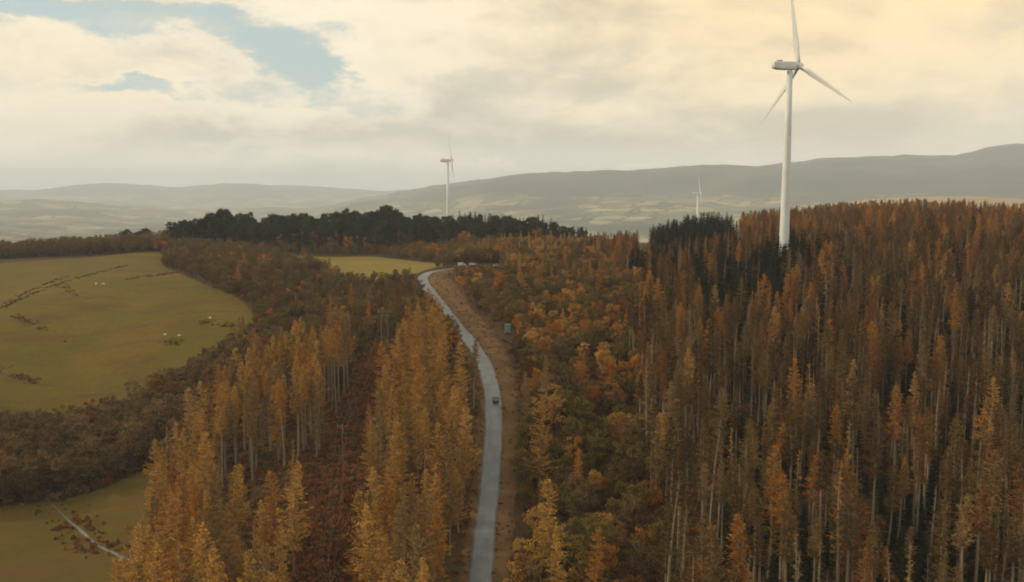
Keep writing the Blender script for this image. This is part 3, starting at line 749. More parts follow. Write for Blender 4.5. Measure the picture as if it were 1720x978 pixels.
    hb = g & (rs.rand(len(xg)) < .6); g &= ~hb
    put('broadleaf', xg[hb], yg[hb], 'Cg', {'gold': .3, 'orange': .16, 'olive': .34, 'brown': .2}, (.6, .95))
    put('larch', xg[g], yg[g], 'Cg', {'gold': .45, 'orange': .3, 'straw': .15, 'rust': .1}, (.38, .6), [0, 1, 2])
    xr, yr, ur = scatter(9.0, 200, 430)
    k, sd, _ = clear_of_open(xr, yr)
    g = k & (sd > 0) & (ur < 1090) & (rs.rand(len(xr)) < .55)
    put('broadleaf', xr[g], yr[g], 'C', {'orange': .2, 'gold': .12, 'olive': .42, 'brown': .26}, (.55, .95), [0, 1, 3])
    # --- brown woods round the pasture
    x, y, u = scatter(4.7, 200, 660)
    k, sd, _ = clear_of_open(x, y)
    le = np.interp(y, [200, 250, 275, 300, 345], [215, 265, 335, 410, 470])
    belt = k & (u < le + 30) & (y < 345) & (y > 236)
    put('broadleaf', x[belt], y[belt], 'E1', {'brown': .88, 'olive': .08, 'rust': .04}, (.85, 1.25))
    xb, yb, ub = scatter(3.2, 225, 350)
    kb, *_ = clear_of_open(xb, yb)
    bb = kb & (ub < np.interp(yb, [200, 250, 275, 300, 345], [215, 265, 335, 410, 470]) + 30) & (yb > 238) & (rs.rand(len(xb)) < .5)
    put('bush', xb[bb], yb[bb], 'E1', {'brown': .8, 'bracken': .2}, (.6, 1.2))
    mid = k & (sd < -5) & (y > 285) & (u > 240) & ((y > 318) | (u < lineu_at(y) - 10))
    mid &= (y < 645)
    mid &= ~((u > 690) & (y > 440))
    sel = mid & (rs.rand(len(x)) < .85)
    put('broadleaf', x[sel], y[sel], 'E2', {'brown': .74, 'olive': .2, 'orange': .04, 'rust': .02}, (.5, .85))
    xo, yo, uo = scatter(11, 300, 520)
    k, sd, _ = clear_of_open(xo, yo)
    o = k & (sd < -6) & (uo > 400) & (uo < 780) & (rs.rand(len(xo)) < .35)
    put('larch', xo[o], yo[o], 'E3', {'orange': .5, 'gold': .2, 'rust': .3}, (.4, .62), [0, 1, 2])
    # roadside scrub on the left of the road
    x, y, u = scatter(4.0, 255, 470)
    k, sd, _ = clear_of_open(x, y, 5.0)
    q = k & (sd < 0) & (sd > -16) & (rs.rand(len(x)) < .6)
    put('bush', x[q], y[q], 'Lb', {'brown': .55, 'olive': .25, 'bracken': .2}, (.6, 1.15))
    # --- far left brown wood, then the pines along the crest
    x, y, u = scatter(5.5, 610, 700)
    k, *_ = clear_of_open(x, y)
    w = k & (u < 285) & (y < 690) & (y > 612)
    put('broadleaf', x[w], y[w], 'H', {'brown': .8, 'rust': .15, 'olive': .05}, (.75, 1.1))
    hp = k & (u > 200) & (u < 270) & (y > 660)
    put('pine', x[hp][::3], y[hp][::3], 'Hp', {'pine': 1}, (.6, .75))
    x, y, u = scatter(5.6, 655, 770)
    front = (u > 285) & (u < 960) & (y < 670)
    put('broadleaf', x[front], y[front], 'F1', {'brown': .58, 'olive': .24, 'orange': .13, 'rust': .05}, (.45, .75))
    hh = np.interp(u, [285, 330, 500, 640, 800, 890, 960, 990], [.7, .8, .86, .95, .9, .92, .7, .55])
    pn = (u > 292 + noise2(x, y, 30, 9) * 10) & (u < 985) & (y > 668) & (y < 770) & (rs.rand(len(x)) < .62)
    pw = pn & ((u < 740) | (rs.rand(len(x)) < .45))
    for kk, spn, shp in ((pw, 'pine', None), (pn & ~pw & (u < 990), 'spruce', None)):
        i0 = len(PLANTS); put(spn, x[kk], y[kk], 'F', {'pine': .75, 'dark': .25} if spn == 'pine' else {'dark': .6, 'pine': .4}, (.7, 1.25), shp)
        us = u[kk]
        for i, uu in enumerate(us):
            P_ = list(PLANTS[i0 + i]); P_[6] *= float(np.interp(uu, [285, 330, 500, 640, 800, 890, 960, 990], [.8, .88, .95, 1.06, 1.0, .95, .7, .55])) * (1.0 if spn == 'pine' else .95) * (1 + .16 * float(noise2(np.array([x[kk][i]]), np.array([0.0]), 34, 91)[0]) * 2); PLANTS[i0 + i] = tuple(P_)
    lf = (u > 520) & (u < 800) & (y > 672) & (y < 690) & (rs.rand(len(x)) < .16)
    put('larch', x[lf], y[lf], 'Fl', {'orange': .6, 'gold': .3, 'rust': .1}, (.55, .75), [0, 1])
    lb = (u > 470) & (u < 940) & (y > 662) & (y < 686) & (rs.rand(len(x)) < .13)
    put('broadleaf', x[lb], y[lb], 'F1', {'orange': .6, 'gold': .15, 'olive': .25}, (1.0, 1.35))
    gf = (u > 280) & (u < 560) & (y > 684) & (y < 716) & (rs.rand(len(x)) < .8)
    put('broadleaf', x[gf], y[gf], 'F1', {'brown': .7, 'olive': .3}, (.5, .8))
    x4, y4, u4 = scatter(5.0, 508, 660)
    k4, *_ = clear_of_open(x4, y4)
    k4 &= (u4 > 690) & (u4 < 850) & (rs.rand(len(x4)) < .8)
    put('broadleaf', x4[k4], y4[k4], 'F1', {'brown': .6, 'olive': .2, 'orange': .2}, (.5, .85))
    # --- scrub lines on the pasture
    lines = [((0, 512, 430), (60, 492, 455), (130, 472, 490), (205, 450, 535), 26), ((215, 476, 478), (250, 470, 485), (290, 461, 500), None, 11), ((100, 485, 468), (132, 498, 440), None, None, 4), ((22, 530, 418), (70, 551, 402), None, None, 6),
             ((338, 540, 398), (395, 546, 392), None, None, 6), ((-10, 622, 370), (55, 640, 362), None, None, 8), ((275, 570, 384), (312, 576, 381), None, None, 4), ((10, 500, 440), (110, 468, 500), None, None, 8), ((115, 566, 395), (118, 566, 395), None, None, 1)]
    for ln in lines:
        pts = [gp(*p) for p in ln[:-1] if p is not None]; nn = ln[-1]
        c = spline(pts, nn + 1) if len(pts) > 2 else np.linspace(pts[0], pts[-1], nn + 1)
        c = c[:nn] + rs.normal(0, 1.0, (nn, 2))
        put('bush', c[:, 0], c[:, 1], 'M', {'brown': .85, 'bracken': .15}, (.18, .42), [1, 3, 3])
    for ln in lines[:-1]:
        pts = [gp(*p) for p in ln[:-1] if p is not None]; nn = ln[-1] * 16
        c = spline(pts, nn) if len(pts) > 2 else np.linspace(pts[0], pts[-1], nn)
        c = c + np.column_stack([rs.normal(0, 1.6, nn), np.abs(rs.normal(0, 1.0 + (3.4 if ln[-1] > 10 else .6), nn))]); c = c[noise2(c[:, 0], c[:, 1], 14, 77) > -.12]
        for q in range(len(c)): SCRUB.append((c[q, 0], c[q, 1]))
    # reeds and bushes along the stream
    k = rs.randint(0, len(stream_c) - 12, 120); off = rs.normal(0, 1, 120); off = np.sign(off) * (.9 + np.abs(off) * 3.0)
    t = np.gradient(stream_c, axis=0); t /= np.linalg.norm(t, axis=1)[:, None]
    P = stream_c[k] + np.column_stack([t[k, 1], -t[k, 0]]) * off[:, None]
    put('bush', P[:, 0], P[:, 1], 'St', {'bracken': .45, 'brown': .4, 'orange': .15}, (.22, .5))
def lineu_at(y):
    X = np.interp(y, [120, POLE_B[1], POLE_A[1]], [POLE_C[0], POLE_B[0], POLE_A[0]]); return 860 + F * X / (y * cp + 8)
plan()
def keep(p):
    u = 860 + F * p[3] / (p[4] * cp - (p[5] - CAM_Z) * sp); h = HEIGHT[p[0]][p[1]] * p[6]
    if abs(u - 853) < 18 and 300 < p[4] < 350 and (h > 1.8 or p[4] > 338): return False
    if 758 < u < 845 and 474 < p[4] < 524 and not (p[4] < 508 and h < 2.0): return False
    if 755 < u < 845 and 425 < p[4] <= 474 and h > 4.0: return False
    if abs(u - 646) < 24 and 285 < p[4] < 338 and h > 4: return False
    if abs(u - 577) < 20 and 200 < p[4] < 234 and h > 4: return False
    return True
def lower(p):
    u = 860 + F * p[3] / (p[4] * cp - (p[5] - CAM_Z) * sp); h = HEIGHT[p[0]][p[1]] * p[6]
    if 470 < u < 700 and 395 < p[4] < 505 and h > 5: return p[:6] + (p[6] * (4.6 + .4 * math.sin(p[3])) / h,) + p[7:]
    return p
PLANTS[:] = [lower(p) for p in PLANTS if keep(p)]

# distinctive trees the eye finds at once
def special(species, shape, tone, u, v_base, Y, s):
    X = (u - 860) / F * (Y * cp + 8); PLANTS.append((species, shape, tone, X, float(Y), gz(X, Y), s, 1.0, 'X'))

# ------------------------------------------------------------------ which plants show: front to back coverage on a coarse picture
def visibility(plants):
    W_, H_ = 430, 245; buf = np.zeros((H_, W_), bool)
    a = np.array([(p[3], p[4], p[5], p[6]) for p in plants]); order = np.argsort(a[:, 1]); vis = np.zeros(len(plants))
    for i in order:
        sp_n, sh = plants[i][0], plants[i][1]; x, y, z, s = a[i]
        h = HEIGHT[sp_n][sh] * s; hw = HALF[sp_n][sh] * s; d = y * cp - (z - CAM_Z) * sp
        u, vb = proj(x, y, z + h * CBASE[sp_n][sh]); _, vt = proj(x, y, z + h)
        w = F * hw / d
        u0, u1, v0, v1 = int((u - w * .75) / 4), int((u + w * .75) / 4) + 1, int(vt / 4), int(vb / 4) + 1
        u0, v0, u1, v1 = max(u0, 0), max(v0, 0), min(u1, W_), min(v1, H_)
        if u1 <= u0 or v1 <= v0: continue
        b = buf[v0:v1, u0:u1]; vis[i] = (~b).sum(); b[:] = True
    return vis
VIS = visibility(PLANTS)

# ------------------------------------------------------------------ single trees and bushes as things, the rest of each wood as one mass
ZONE = {'A': 'in the left hand stand', 'B': 'in the roadside stand', 'D1': 'in the right hand forest', 'D2': 'around the largest turbine',
        'Ds': 'below the largest turbine', 'Du': 'under the right hand larches', 'D3': 'along the right hand skyline', 'S': 'before the smallest turbine', 'C': 'in the right hand scrub', 'Cb': 'under the trees right of the road',
        'Cl': 'beside the right hand verge', 'Cg': 'uphill right of the road bend', 'E1': 'in the belt below the pasture', 'E2': 'in the wood between pasture and road', 'E3': 'rising from the wood left of the road',
        'Lb': 'along the left edge of the road', 'H': 'in the far wood behind the pasture', 'Hp': 'behind the far brown wood', 'F1': 'below the crest pines', 'F': 'on the crest behind the pastures', 'Fl': 'before the crest pines',
        'Ln': 'in the clearing under the power line', 'M': 'on the open pasture', 'St': 'by the stream'}
LOOK = {('larch', 'gold'): 'golden larch', ('larch', 'orange'): 'orange larch', ('larch', 'rust'): 'rust brown larch', ('larch', 'straw'): 'straw coloured larch', ('larch', 'brown'): 'dull brown larch', ('larch', 'umber'): 'dark umber larch', ('larch', 'drab'): 'drab brown larch',
        ('broadleaf', 'brown'): 'bare broadleaf tree', ('broadleaf', 'olive'): 'olive broadleaf tree', ('broadleaf', 'orange'): 'orange broadleaf tree', ('broadleaf', 'gold'): 'golden broadleaf tree', ('broadleaf', 'rust'): 'rust brown broadleaf tree',
        ('pine', 'pine'): 'dark green pine', ('pine', 'dark'): 'blackish green pine', ('spruce', 'dark'): 'blackish green spruce', ('spruce', 'pine'): 'dark green spruce',
        ('bush', 'brown'): 'brown bush', ('bush', 'olive'): 'olive bush', ('bush', 'orange'): 'orange bush', ('bush', 'bracken'): 'russet bush', ('bush', 'gold'): 'golden bush', ('bush', 'dark'): 'dark bush'}
FORM = {'larch': ['full', 'broad', 'slim', 'high crowned', 'long trunked', 'nearly leafless'], 'broadleaf': ['rounded', 'spreading', 'thin twigged', 'dense low'], 'pine': ['round topped', 'short', 'tall'], 'spruce': ['pointed', 'short pointed', 'tall pointed'],
        'bush': ['rounded', 'wide', 'upright', 'low']}
NAME = {'larch': 'larch_tree', 'broadleaf': 'broadleaf_tree', 'pine': 'pine_tree', 'spruce': 'spruce_tree', 'bush': 'bush'}
CAT = {'larch': 'larch', 'broadleaf': 'broadleaf tree', 'pine': 'pine', 'spruce': 'spruce', 'bush': 'bush'}
ROOM = 13
PLURAL = {'larch': 'larches', 'broadleaf': 'broadleaf trees', 'pine': 'pines', 'spruce': 'spruces', 'bush': 'bushes'}
ORD = ['first', 'second', 'third', 'fourth', 'fifth', 'sixth', 'seventh', 'eighth', 'ninth', 'tenth']
CAP = 295
single = {}
for s_ in NAME:
    ids = [i for i, p in enumerate(PLANTS) if p[0] == s_ and VIS[i] >= 2]
    ids.sort(key=lambda i: -VIS[i]); single[s_] = ids[:CAP]
labels = {}
for s_, ids in single.items():
    zones = {}
    for i in ids: zones.setdefault(PLANTS[i][8], []).append(i)
    for z_, L in zones.items():
        ys_ = sorted(PLANTS[i][4] for i in L); lo, hi = ys_[len(ys_) // 3], ys_[2 * len(ys_) // 3]
        for i in L:
            p = PLANTS[i]; us_ = sorted(PLANTS[k][3] / PLANTS[k][4] for k in L); q = p[3] / p[4]; side = '' if len(L) < 24 else 'left hand ' if q <= us_[len(us_) // 3] else 'right hand ' if q > us_[2 * len(us_) // 3] else 'central '; d = side + ('' if len(L) < 12 else 'near ' if p[4] <= lo else 'distant ' if p[4] > hi else 'middle ')
            labels[i] = f"{d}{FORM[s_][p[1]]} {LOOK[s_, p[2]]} {ZONE[z_]}"
        top = sorted(L, key=lambda i: -VIS[i])[:10]
        if len(L) >= 4:
            top.sort(key=lambda i: PLANTS[i][3] / PLANTS[i][4])
            n_ = ['', '', '', '', 'four', 'five', 'six', 'seven', 'eight', 'nine', 'ten'][len(top)]
            for r_, i in enumerate(top):
                labels[i] = f"{ORD[r_]} from left of the {n_} largest {PLURAL[s_]} {ZONE[z_]}"
ORD2 = ORD
def split_same():
    by = {}
    for s_, ids in single.items():
        for i in ids: by.setdefault(labels[i], []).append(i)
    for lb, L in by.items():
        if 1 < len(L) <= 10 and len(lb.split()) <= 13:
            L.sort(key=lambda i: PLANTS[i][3] / PLANTS[i][4])
            for r_, i in enumerate(L): labels[i] = f"{lb}, {ORD2[r_]} from left"
split_same()
def plant_single(i):
    s_, si, tone, x, y, z, sc, rz, zone = PLANTS[i]
    grp = f"{PLURAL[s_]} {ZONE[zone]}"
    small = VIS[i] < 9 or zone in ('F', 'F1', 'H', 'Hp', 'S', 'M', 'St')
    if small:
        o = link_mesh(NAME[s_], MESH_ALL[s_, si, tone]); o.location = (x, y, z - .05); o.rotation_euler = (0, 0, rz)
    else:
        o = empty(NAME[s_], (x, y, z - .05), rz)
        link_mesh('trunk' if s_ != 'bush' else 'stem', MESH_T[s_, si], o); link_mesh('crown', MESH_C[s_, si, tone], o)
    o.scale = (sc, sc, sc)
    lr = random.Random(i); o.rotation_euler = (lr.gauss(0, .03), lr.gauss(0, .03), rz)
    tag(o, labels[i], CAT[s_], grp)
for s_, ids in single.items():
    for i in ids: plant_single(i)

# masses: geometry nodes put the remaining trees of a kind on points
def mass(name, species, ids, label_zone=None):
    if not ids: return
    protos = bpy.data.collections.new(name + '_patterns'); keys = []
    for si in range(len(SHAPES[species])):
        for tone in TONES[species]:
            o = bpy.data.objects.new(f"{species}_pattern_{len(keys):03d}", MESH_ALL[species, si, tone]); protos.objects.link(o); keys.append((si, tone))
    kmap = {k: n for n, k in enumerate(keys)}
    me = bpy.data.meshes.new(name)
    P = [PLANTS[i] for i in ids]
    me.from_pydata([(p[3], p[4], p[5] - .05) for p in P], [], [])
    a = me.attributes.new('pick', 'INT', 'POINT'); a.data.foreach_set('value', [kmap[p[1], p[2]] for p in P])
    a = me.attributes.new('turn', 'FLOAT', 'POINT'); a.data.foreach_set('value', [p[7] for p in P])
    a = me.attributes.new('size', 'FLOAT', 'POINT'); a.data.foreach_set('value', [p[6] for p in P])
    o = link_mesh(name, me); tag(o, kind='stuff')
    ng = bpy.data.node_groups.new(name, 'GeometryNodeTree')
    ng.interface.new_socket('Geometry', in_out='INPUT', socket_type='NodeSocketGeometry'); ng.interface.new_socket('Geometry', in_out='OUTPUT', socket_type='NodeSocketGeometry')
    n = ng.nodes; L = ng.links
    gi = n.new('NodeGroupInput'); go = n.new('NodeGroupOutput'); ip = n.new('GeometryNodeInstanceOnPoints'); ci = n.new('GeometryNodeCollectionInfo')
    ci.inputs[0].default_value = protos; ci.inputs['Separate Children'].default_value = True; ci.inputs['Reset Children'].default_value = True
    ip.inputs['Pick Instance'].default_value = True
    def attr(nm, ty):
        q = n.new('GeometryNodeInputNamedAttribute'); q.data_type = ty; q.inputs[0].default_value = nm; return q.outputs[0]
    cx = n.new('ShaderNodeCombineXYZ'); L.new(attr('turn', 'FLOAT'), cx.inputs[2])
    e2r = n.new('FunctionNodeEulerToRotation'); L.new(cx.outputs[0], e2r.inputs[0])
    L.new(gi.outputs[0], ip.inputs['Points']); L.new(ci.outputs[0], ip.inputs['Instance']); L.new(attr('pick', 'INT'), ip.inputs['Instance Index'])
    L.new(e2r.outputs[0], ip.inputs['Rotation']); L.new(attr('size', 'FLOAT'), ip.inputs['Scale']); L.new(ip.outputs[0], go.inputs[0])
    md = o.modifiers.new('plants', 'NODES'); md.node_group = ng
    return o
used = {i for L in single.values() for i in L}
for s_, nm in (('larch', 'larch_forest'), ('broadleaf', 'broadleaf_wood'), ('pine', 'pine_wood'), ('spruce', 'spruce_wood'), ('bush', 'scrub')):
    mass(nm, s_, [i for i, p in enumerate(PLANTS) if p[0] == s_ and i not in used])
# undergrowth
def undergrowth():
    x, y, u = scatter(2.6, 110, 470, -100, 1800)
    k, sd, idx = clear_of_open(x, y, 3.6)
    lane = (seg_dist(x, y, POLE_A, POLE_B) < 7) | (seg_dist(x, y, POLE_B, POLE_C) < 7.5)
    free = np.ones(len(x), bool)
    for poly in (meadow_out, lower_out, top_out): free &= ~in_poly(x, y, poly)
    a = (k | lane) & free & (np.abs(sd) > 4)
    t1 = a & ~lane & (rs.rand(len(x)) < np.where(y < 330, .7, .35))
    put('tuft', x[t1], y[t1], 'U', {'bracken': .5, 'brown': .35, 'grass': .15}, (.7, 1.5))
    x, y, u = scatter(1.25, 110, 345, 380, 800)
    lane = ((seg_dist(x, y, POLE_A, POLE_B) < 7) | (seg_dist(x, y, POLE_B, POLE_C) < 8) | ((u > 485) & (u < 610) & (y > 120) & (y < 243))); sd, idx = road_side(x, y); lane &= np.abs(sd) > 5
    put('tuft', x[lane], y[lane], 'U', {'bracken': .62, 'brown': .38}, (.6, 1.3))  # dense red tufts of the clearing, also colouring in the reddish lens reflection
    x, y, u = scatter(1.4, 140, 500, 600, 1050)
    sd, idx = road_side(x, y)
    v_ = ((sd > 3.3) & (sd < verge_r[idx] + .5) & (rs.rand(len(x)) < np.clip((sd - 3) / 14, .05, .35))) | ((sd < -2.6) & (sd > -5.2) & (rs.rand(len(x)) < .75)) | ((sd > 2.6) & (sd < 3.9) & (rs.rand(len(x)) < .6))
    put('tuft', x[v_], y[v_], 'U', {'bracken': .12, 'grass': .88}, (.25, .55))
i0 = len(PLANTS); undergrowth()
SC = np.array(SCRUB); put('tuft', SC[:, 0], SC[:, 1], 'U', {'brown': .45, 'bracken': .15, 'grass': .4}, (.3, .7))
mass('undergrowth', 'tuft', list(range(i0, len(PLANTS))))

# ------------------------------------------------------------------ wind turbines
WHITE = paint('turbine_white_paint', (.60, .635, .63), .45, .4, .05, .25)
STEEL = paint('grey_steel', (.22, .23, .23), .5, .5, .15, .6)
def loft(rings, cap=True, mi=0):
    m = MB(); n = len(rings[0])
    for r_ in rings: m.v += [Vector(p) for p in r_]
    for k in range(len(rings) - 1):
        for j in range(n): m.f.append((k * n + j, k * n + (j + 1) % n, (k + 1) * n + (j + 1) % n, (k + 1) * n + j)); m.mi.append(mi)
    if cap:
        m.f.append(tuple(reversed(range(n)))); m.mi.append(mi); m.f.append(tuple((len(rings) - 1) * n + j for j in range(n))); m.mi.append(mi)
    return m
def blade_mb(Rb=43.0):
    rings = []
    for t in (0, .03, .08, .14, .2, .3, .42, .55, .68, .8, .9, .96, .99, 1.0):
        ch = float(np.interp(t, [0, .03, .08, .2, .4, .7, .95, 1], [1.9, 1.9, 2.3, 3.6, 2.75, 1.7, .8, .1])); th = float(np.interp(t, [0, .03, .08, .2, .5, 1], [1.9, 1.9, 1.5, .85, .4, .05]))
        tw = R(float(np.interp(t, [0, .15, .5, 1], [18, 16, 5, 0]))); ring = []
        for j in range(14):
            a = 2 * math.pi * j / 14; px = math.cos(a) * ch / 2; py = math.sin(a) * th / 2 * (1 if t < .05 else (.55 + .45 * math.cos(a) * -1 + .25))
            px -= ch * .12 * min(1, t / .2)
            ring.append((px * math.cos(tw) - py * math.sin(tw), px * math.sin(tw) + py * math.cos(tw) - t * t * .9, 1.2 + t * (Rb - 1.2)))
        rings.append(ring)
    return loft(rings)
def turbine(label, x, y, z0, hub_h, az, phase, tilt=R(6)):
    """az: compass direction the hub points to, clockwise from +y"""
    root = empty('wind_turbine', (x, y, z0), -az); tag(root, label, 'wind turbine', 'wind turbines on the ridge')
    n = 36; zs = [-3, 0, .4, 22, 22.05, 46, 46.05, 70, hub_h - 2.2]
    prof = lambda z: 2.35 + (1.22 - 2.35) * max(0, z) / (hub_h - 2)
    rings = []
    for z in zs:
        r_ = prof(z) + (.05 if abs(z - 22.02) < .04 or abs(z - 46.02) < .04 else 0)
        rings.append([(math.cos(2 * math.pi * j / n) * r_, math.sin(2 * math.pi * j / n) * r_, z) for j in range(n)])
    tw = loft(rings).obj('tower', WHITE, root, True)
    d = MB(); d.box((0, -2.33, 1.9), (1.0, .12, 2.3)); d.obj('door', STEEL, tw, bevel=.02)
    fl = MB(); fl.tube([(0, 0, 70), (0, 0, 70.25)], [prof(70) + .08] * 2, n); fl.obj('flange', WHITE, tw)
    # nacelle along local +y (towards the hub)
    def sq(y_, w, h, zc, e=.28):
        out = []
        for j in range(20):
            a = 2 * math.pi * j / 20; c, s = math.cos(a), math.sin(a)
            out.append((math.copysign(abs(c) ** e, c) * w / 2, y_, zc + math.copysign(abs(s) ** e, s) * h / 2))
        return out
    z = hub_h
    nb = loft([sq(-8.6, 2.2, 2.2, z + .35), sq(-8.2, 2.9, 2.9, z + .2), sq(-6, 3.4, 3.5, z), sq(1.6, 3.5, 3.6, z), sq(2.6, 3.0, 3.1, z), sq(2.9, 2.3, 2.4, z)]).obj('nacelle', WHITE, root, True)
    v = MB(); v.box((0, -5.2, z + 2.0), (1.7, 2.0, .7)); v.obj('cooler', STEEL, nb, bevel=.05)
    ms = MB(); ms.tube([(.7, -7, z + 1.5), (.7, -7, z + 3.3)], [.05, .04], 6); ms.tube([(.4, -7, z + 3.1), (1.0, -7, z + 3.1)], [.03, .03], 5); ms.obj('wind_vane', STEEL, nb)
    # rotor
    hubc = Vector((0, 4.3, z + .15)); Mt = Matrix.Rotation(tilt, 4, 'X')
    hb = MB(); hb.add(loft([[(math.cos(2 * math.pi * j / 20) * rr, yy, math.sin(2 * math.pi * j / 20) * rr) for j in range(20)] for yy, rr in ((-1.4, 1.15), (-1.1, 1.5), (.4, 1.6), (1.4, 1.3), (2.1, .75), (2.4, .15))]), Matrix.Translation(hubc) @ Mt)
    hb.obj('hub', WHITE, root, True)
    me = None
    for k in range(3):
        if me is None: me = blade_mb().mesh('blade', [WHITE], True)
        b = link_mesh('blade', me, root); b.matrix_local = Matrix.Translation(hubc) @ Mt @ Matrix.Rotation(phase + k * 2 * math.pi / 3, 4, 'Y')
    return root
def turbine_at(label, u, v_hub, Y, az, phase, hub_h=95.0):
    p = at(u, v_hub, Y); g = gz(p.x, p.y)
    turbine(label, p.x, p.y, min(g, p.z - hub_h) if abs(p.z - hub_h - g) < 40 else g, p.z - min(g, p.z - hub_h), az, phase)
turbine_at('largest white wind turbine, rising from the orange forest on the right', 1327, 111, 402, R(76), R(-3))
turbine_at('white wind turbine behind the dark pines, at the head of the road', 752, 270, 1010, R(88), R(-2))
turbine_at('smallest white wind turbine, behind the dark spruce stand on the crest', 1172, 325, 1480, R(99), R(1))

# ------------------------------------------------------------------ vehicles
GLASS = paint('dark_window_glass', (.03, .035, .04), .08, .6, .05)
TYRE = paint('black_rubber', (.02, .02, .02), .85, .2); RIM = paint('alloy_rim', (.45, .46, .47), .3, .5, .05, 2, .8)
LAMP = paint('clear_lamp_glass', (.75, .76, .74), .1, .6, .03); TAIL = paint('red_lamp_glass', (.35, .02, .02), .15, .6)
TRIM = paint('black_trim', (.03, .03, .03), .6, .3)
def car(label, x, y, heading, c, van=False, cat='car', name='car', group=None):
    """heading: direction of travel, clockwise from +y; local +y is the front"""
    z = gz(x, y)
    root = empty(name, (x, y, z + (.22 if name == 'car' and cat == 'car' and group is None else .1)), -heading); tag(root, label, cat, group)
    body_m = paint('car_paint', c, .25, .6, .04)
    if van: L, W, H = 5.0, 1.95, 2.1; prof = [(-2.5, .45, .9, 2.0), (-2.42, .3, 1.1, 2.08), (-.2, .28, 1.15, 2.1), (.9, .28, 1.15, 2.02), (1.7, .28, 1.1, 1.25), (2.3, .3, 1.0, 1.05), (2.5, .42, .75, .8)]
    else: L, W, H = 4.2, 1.76, 1.48; prof = [(-2.1, .42, .8, .92), (-1.98, .3, .95, 1.05), (-1.2, .26, .95, 1.0), (-.2, .25, .93, .98), (.75, .25, .92, .96), (1.5, .27, .85, .88), (2.0, .32, .68, .72), (2.1, .42, .6, .62)]
    rings = []
    for yy, zb, zm, zt in prof:
        w = W / 2 * (1 - .1 * (abs(yy) / (L / 2)) ** 4)
        if van: rings.append([(-w * .94, yy, zb), (w * .94, yy, zb), (w, yy, zb + .2), (w, yy, zm), (w * .9, yy, zt - .06), (w * .82, yy, zt), (-w * .82, yy, zt), (-w * .9, yy, zt - .06), (-w, yy, zm), (-w, yy, zb + .2)])
        else: rings.append([(-w * .94, yy, zb), (w * .94, yy, zb), (w, yy, zb + .2), (w, yy, zm - .12), (w * .95, yy, zt - .03), (w * .86, yy, zt), (-w * .86, yy, zt), (-w * .95, yy, zt - .03), (-w, yy, zm - .12), (-w, yy, zb + .2)])
    bd = loft(rings).obj('body', body_m, root, False, .04)
    if not van:
        ch = MB(); P = [(-1.95, 1.0, .76), (-1.45, 1.40, .62), (-.2, 1.48, .63), (.45, 1.40, .62), (1.15, .95, .78)]
        for k in range(4):
            (y0, z0, w0), (y1, z1, w1) = P[k], P[k + 1]
            i = len(ch.v); ch.v += [Vector((-w0, y0, z0)), Vector((w0, y0, z0)), Vector((w1, y1, z1)), Vector((-w1, y1, z1))]; ch.f.append((i, i + 1, i + 2, i + 3)); ch.mi.append(0 if 1 <= k <= 2 else 1)
        roof = MB()
        for (y0, z0, w0), (y1, z1, w1) in ((P[1], P[2]), (P[2], P[3])):
            roof.v += [Vector((-w0, y0, z0 - .06)), Vector((w0, y0, z0 - .06)), Vector((w1, y1, z1 - .06)), Vector((-w1, y1, z1 - .06)), Vector((-w0, y0, z0)), Vector((w0, y0, z0)), Vector((w1, y1, z1)), Vector((-w1, y1, z1))]
            i = len(roof.v) - 8
            for f in ((0, 3, 2, 1), (4, 5, 6, 7), (0, 1, 5, 4), (1, 2, 6, 5), (2, 3, 7, 6), (3, 0, 4, 7)): roof.f.append(tuple(i + q for q in f)); roof.mi.append(0)
        roof.obj('roof', body_m, root)
        def glass(nm, quads):
            g = MB()
            for q in quads: i = len(g.v); g.v += [Vector(p) for p in q]; g.f.append(tuple(range(i, i + 4))); g.mi.append(0)
            o = g.obj(nm, GLASS, root); sd_ = o.modifiers.new('thick', 'SOLIDIFY'); sd_.thickness = .02; return o
        glass('rear_window', [[(-.74, -1.93, 1.0), (.74, -1.93, 1.0), (.6, -1.46, 1.38), (-.6, -1.46, 1.38)]]); glass('windscreen', [[(-.76, 1.13, .95), (.76, 1.13, .95), (.61, .47, 1.38), (-.61, .47, 1.38)]])
        for s in (-1, 1):
            glass('side_window', [[(s * .78, -1.75, .96), (s * .78, -.35, .95), (s * .63, -.35, 1.42), (s * .64, -1.4, 1.36)]]); glass('side_window', [[(s * .78, -.28, .95), (s * .78, 1.02, .94), (s * .62, .45, 1.37), (s * .63, -.28, 1.42)]])
            for q0, q1 in (((s * .79, -.315, .94), (s * .635, -.315, 1.44)), ((s * .78, 1.12, .93), (s * .62, .46, 1.4)), ((s * .76, -1.9, .96), (s * .62, -1.44, 1.38))):
                pl = MB(); pl.tube([q0, q1], [.035, .03], 6); pl.obj('pillar', body_m, root)
            mr = MB(); mr.box((s * .98, .8, .98), (.2, .1, .14)); mr.obj('mirror', body_m, root, bevel=.03)
    else:
        for nm, pts in (('windscreen', [(-.72, .98, 1.93), (.72, .98, 1.93), (.85, 1.66, 1.29), (-.85, 1.66, 1.29)]),):
            g = MB(); g.v = [Vector(p) + Vector((0, .03, .03)) for p in pts]; g.f = [(0, 1, 2, 3)]; g.mi = [0]; g.obj(nm, GLASS, root)
        for s in (-1, 1):
            g = MB(); g.box((s * .96, .75, 1.5), (.03, 1.0, .45)); g.obj('side_window', GLASS, root, bevel=.01)
            mr = MB(); mr.box((s * 1.08, 1.15, 1.25), (.2, .1, .25)); mr.obj('mirror', TRIM, root, bevel=.03)
        g = MB(); g.box((0, -2.49, 1.55), (1.3, .04, .45)); g.obj('rear_window', GLASS, root, bevel=.01)
    fy = L / 2; zl = .62 if not van else .72
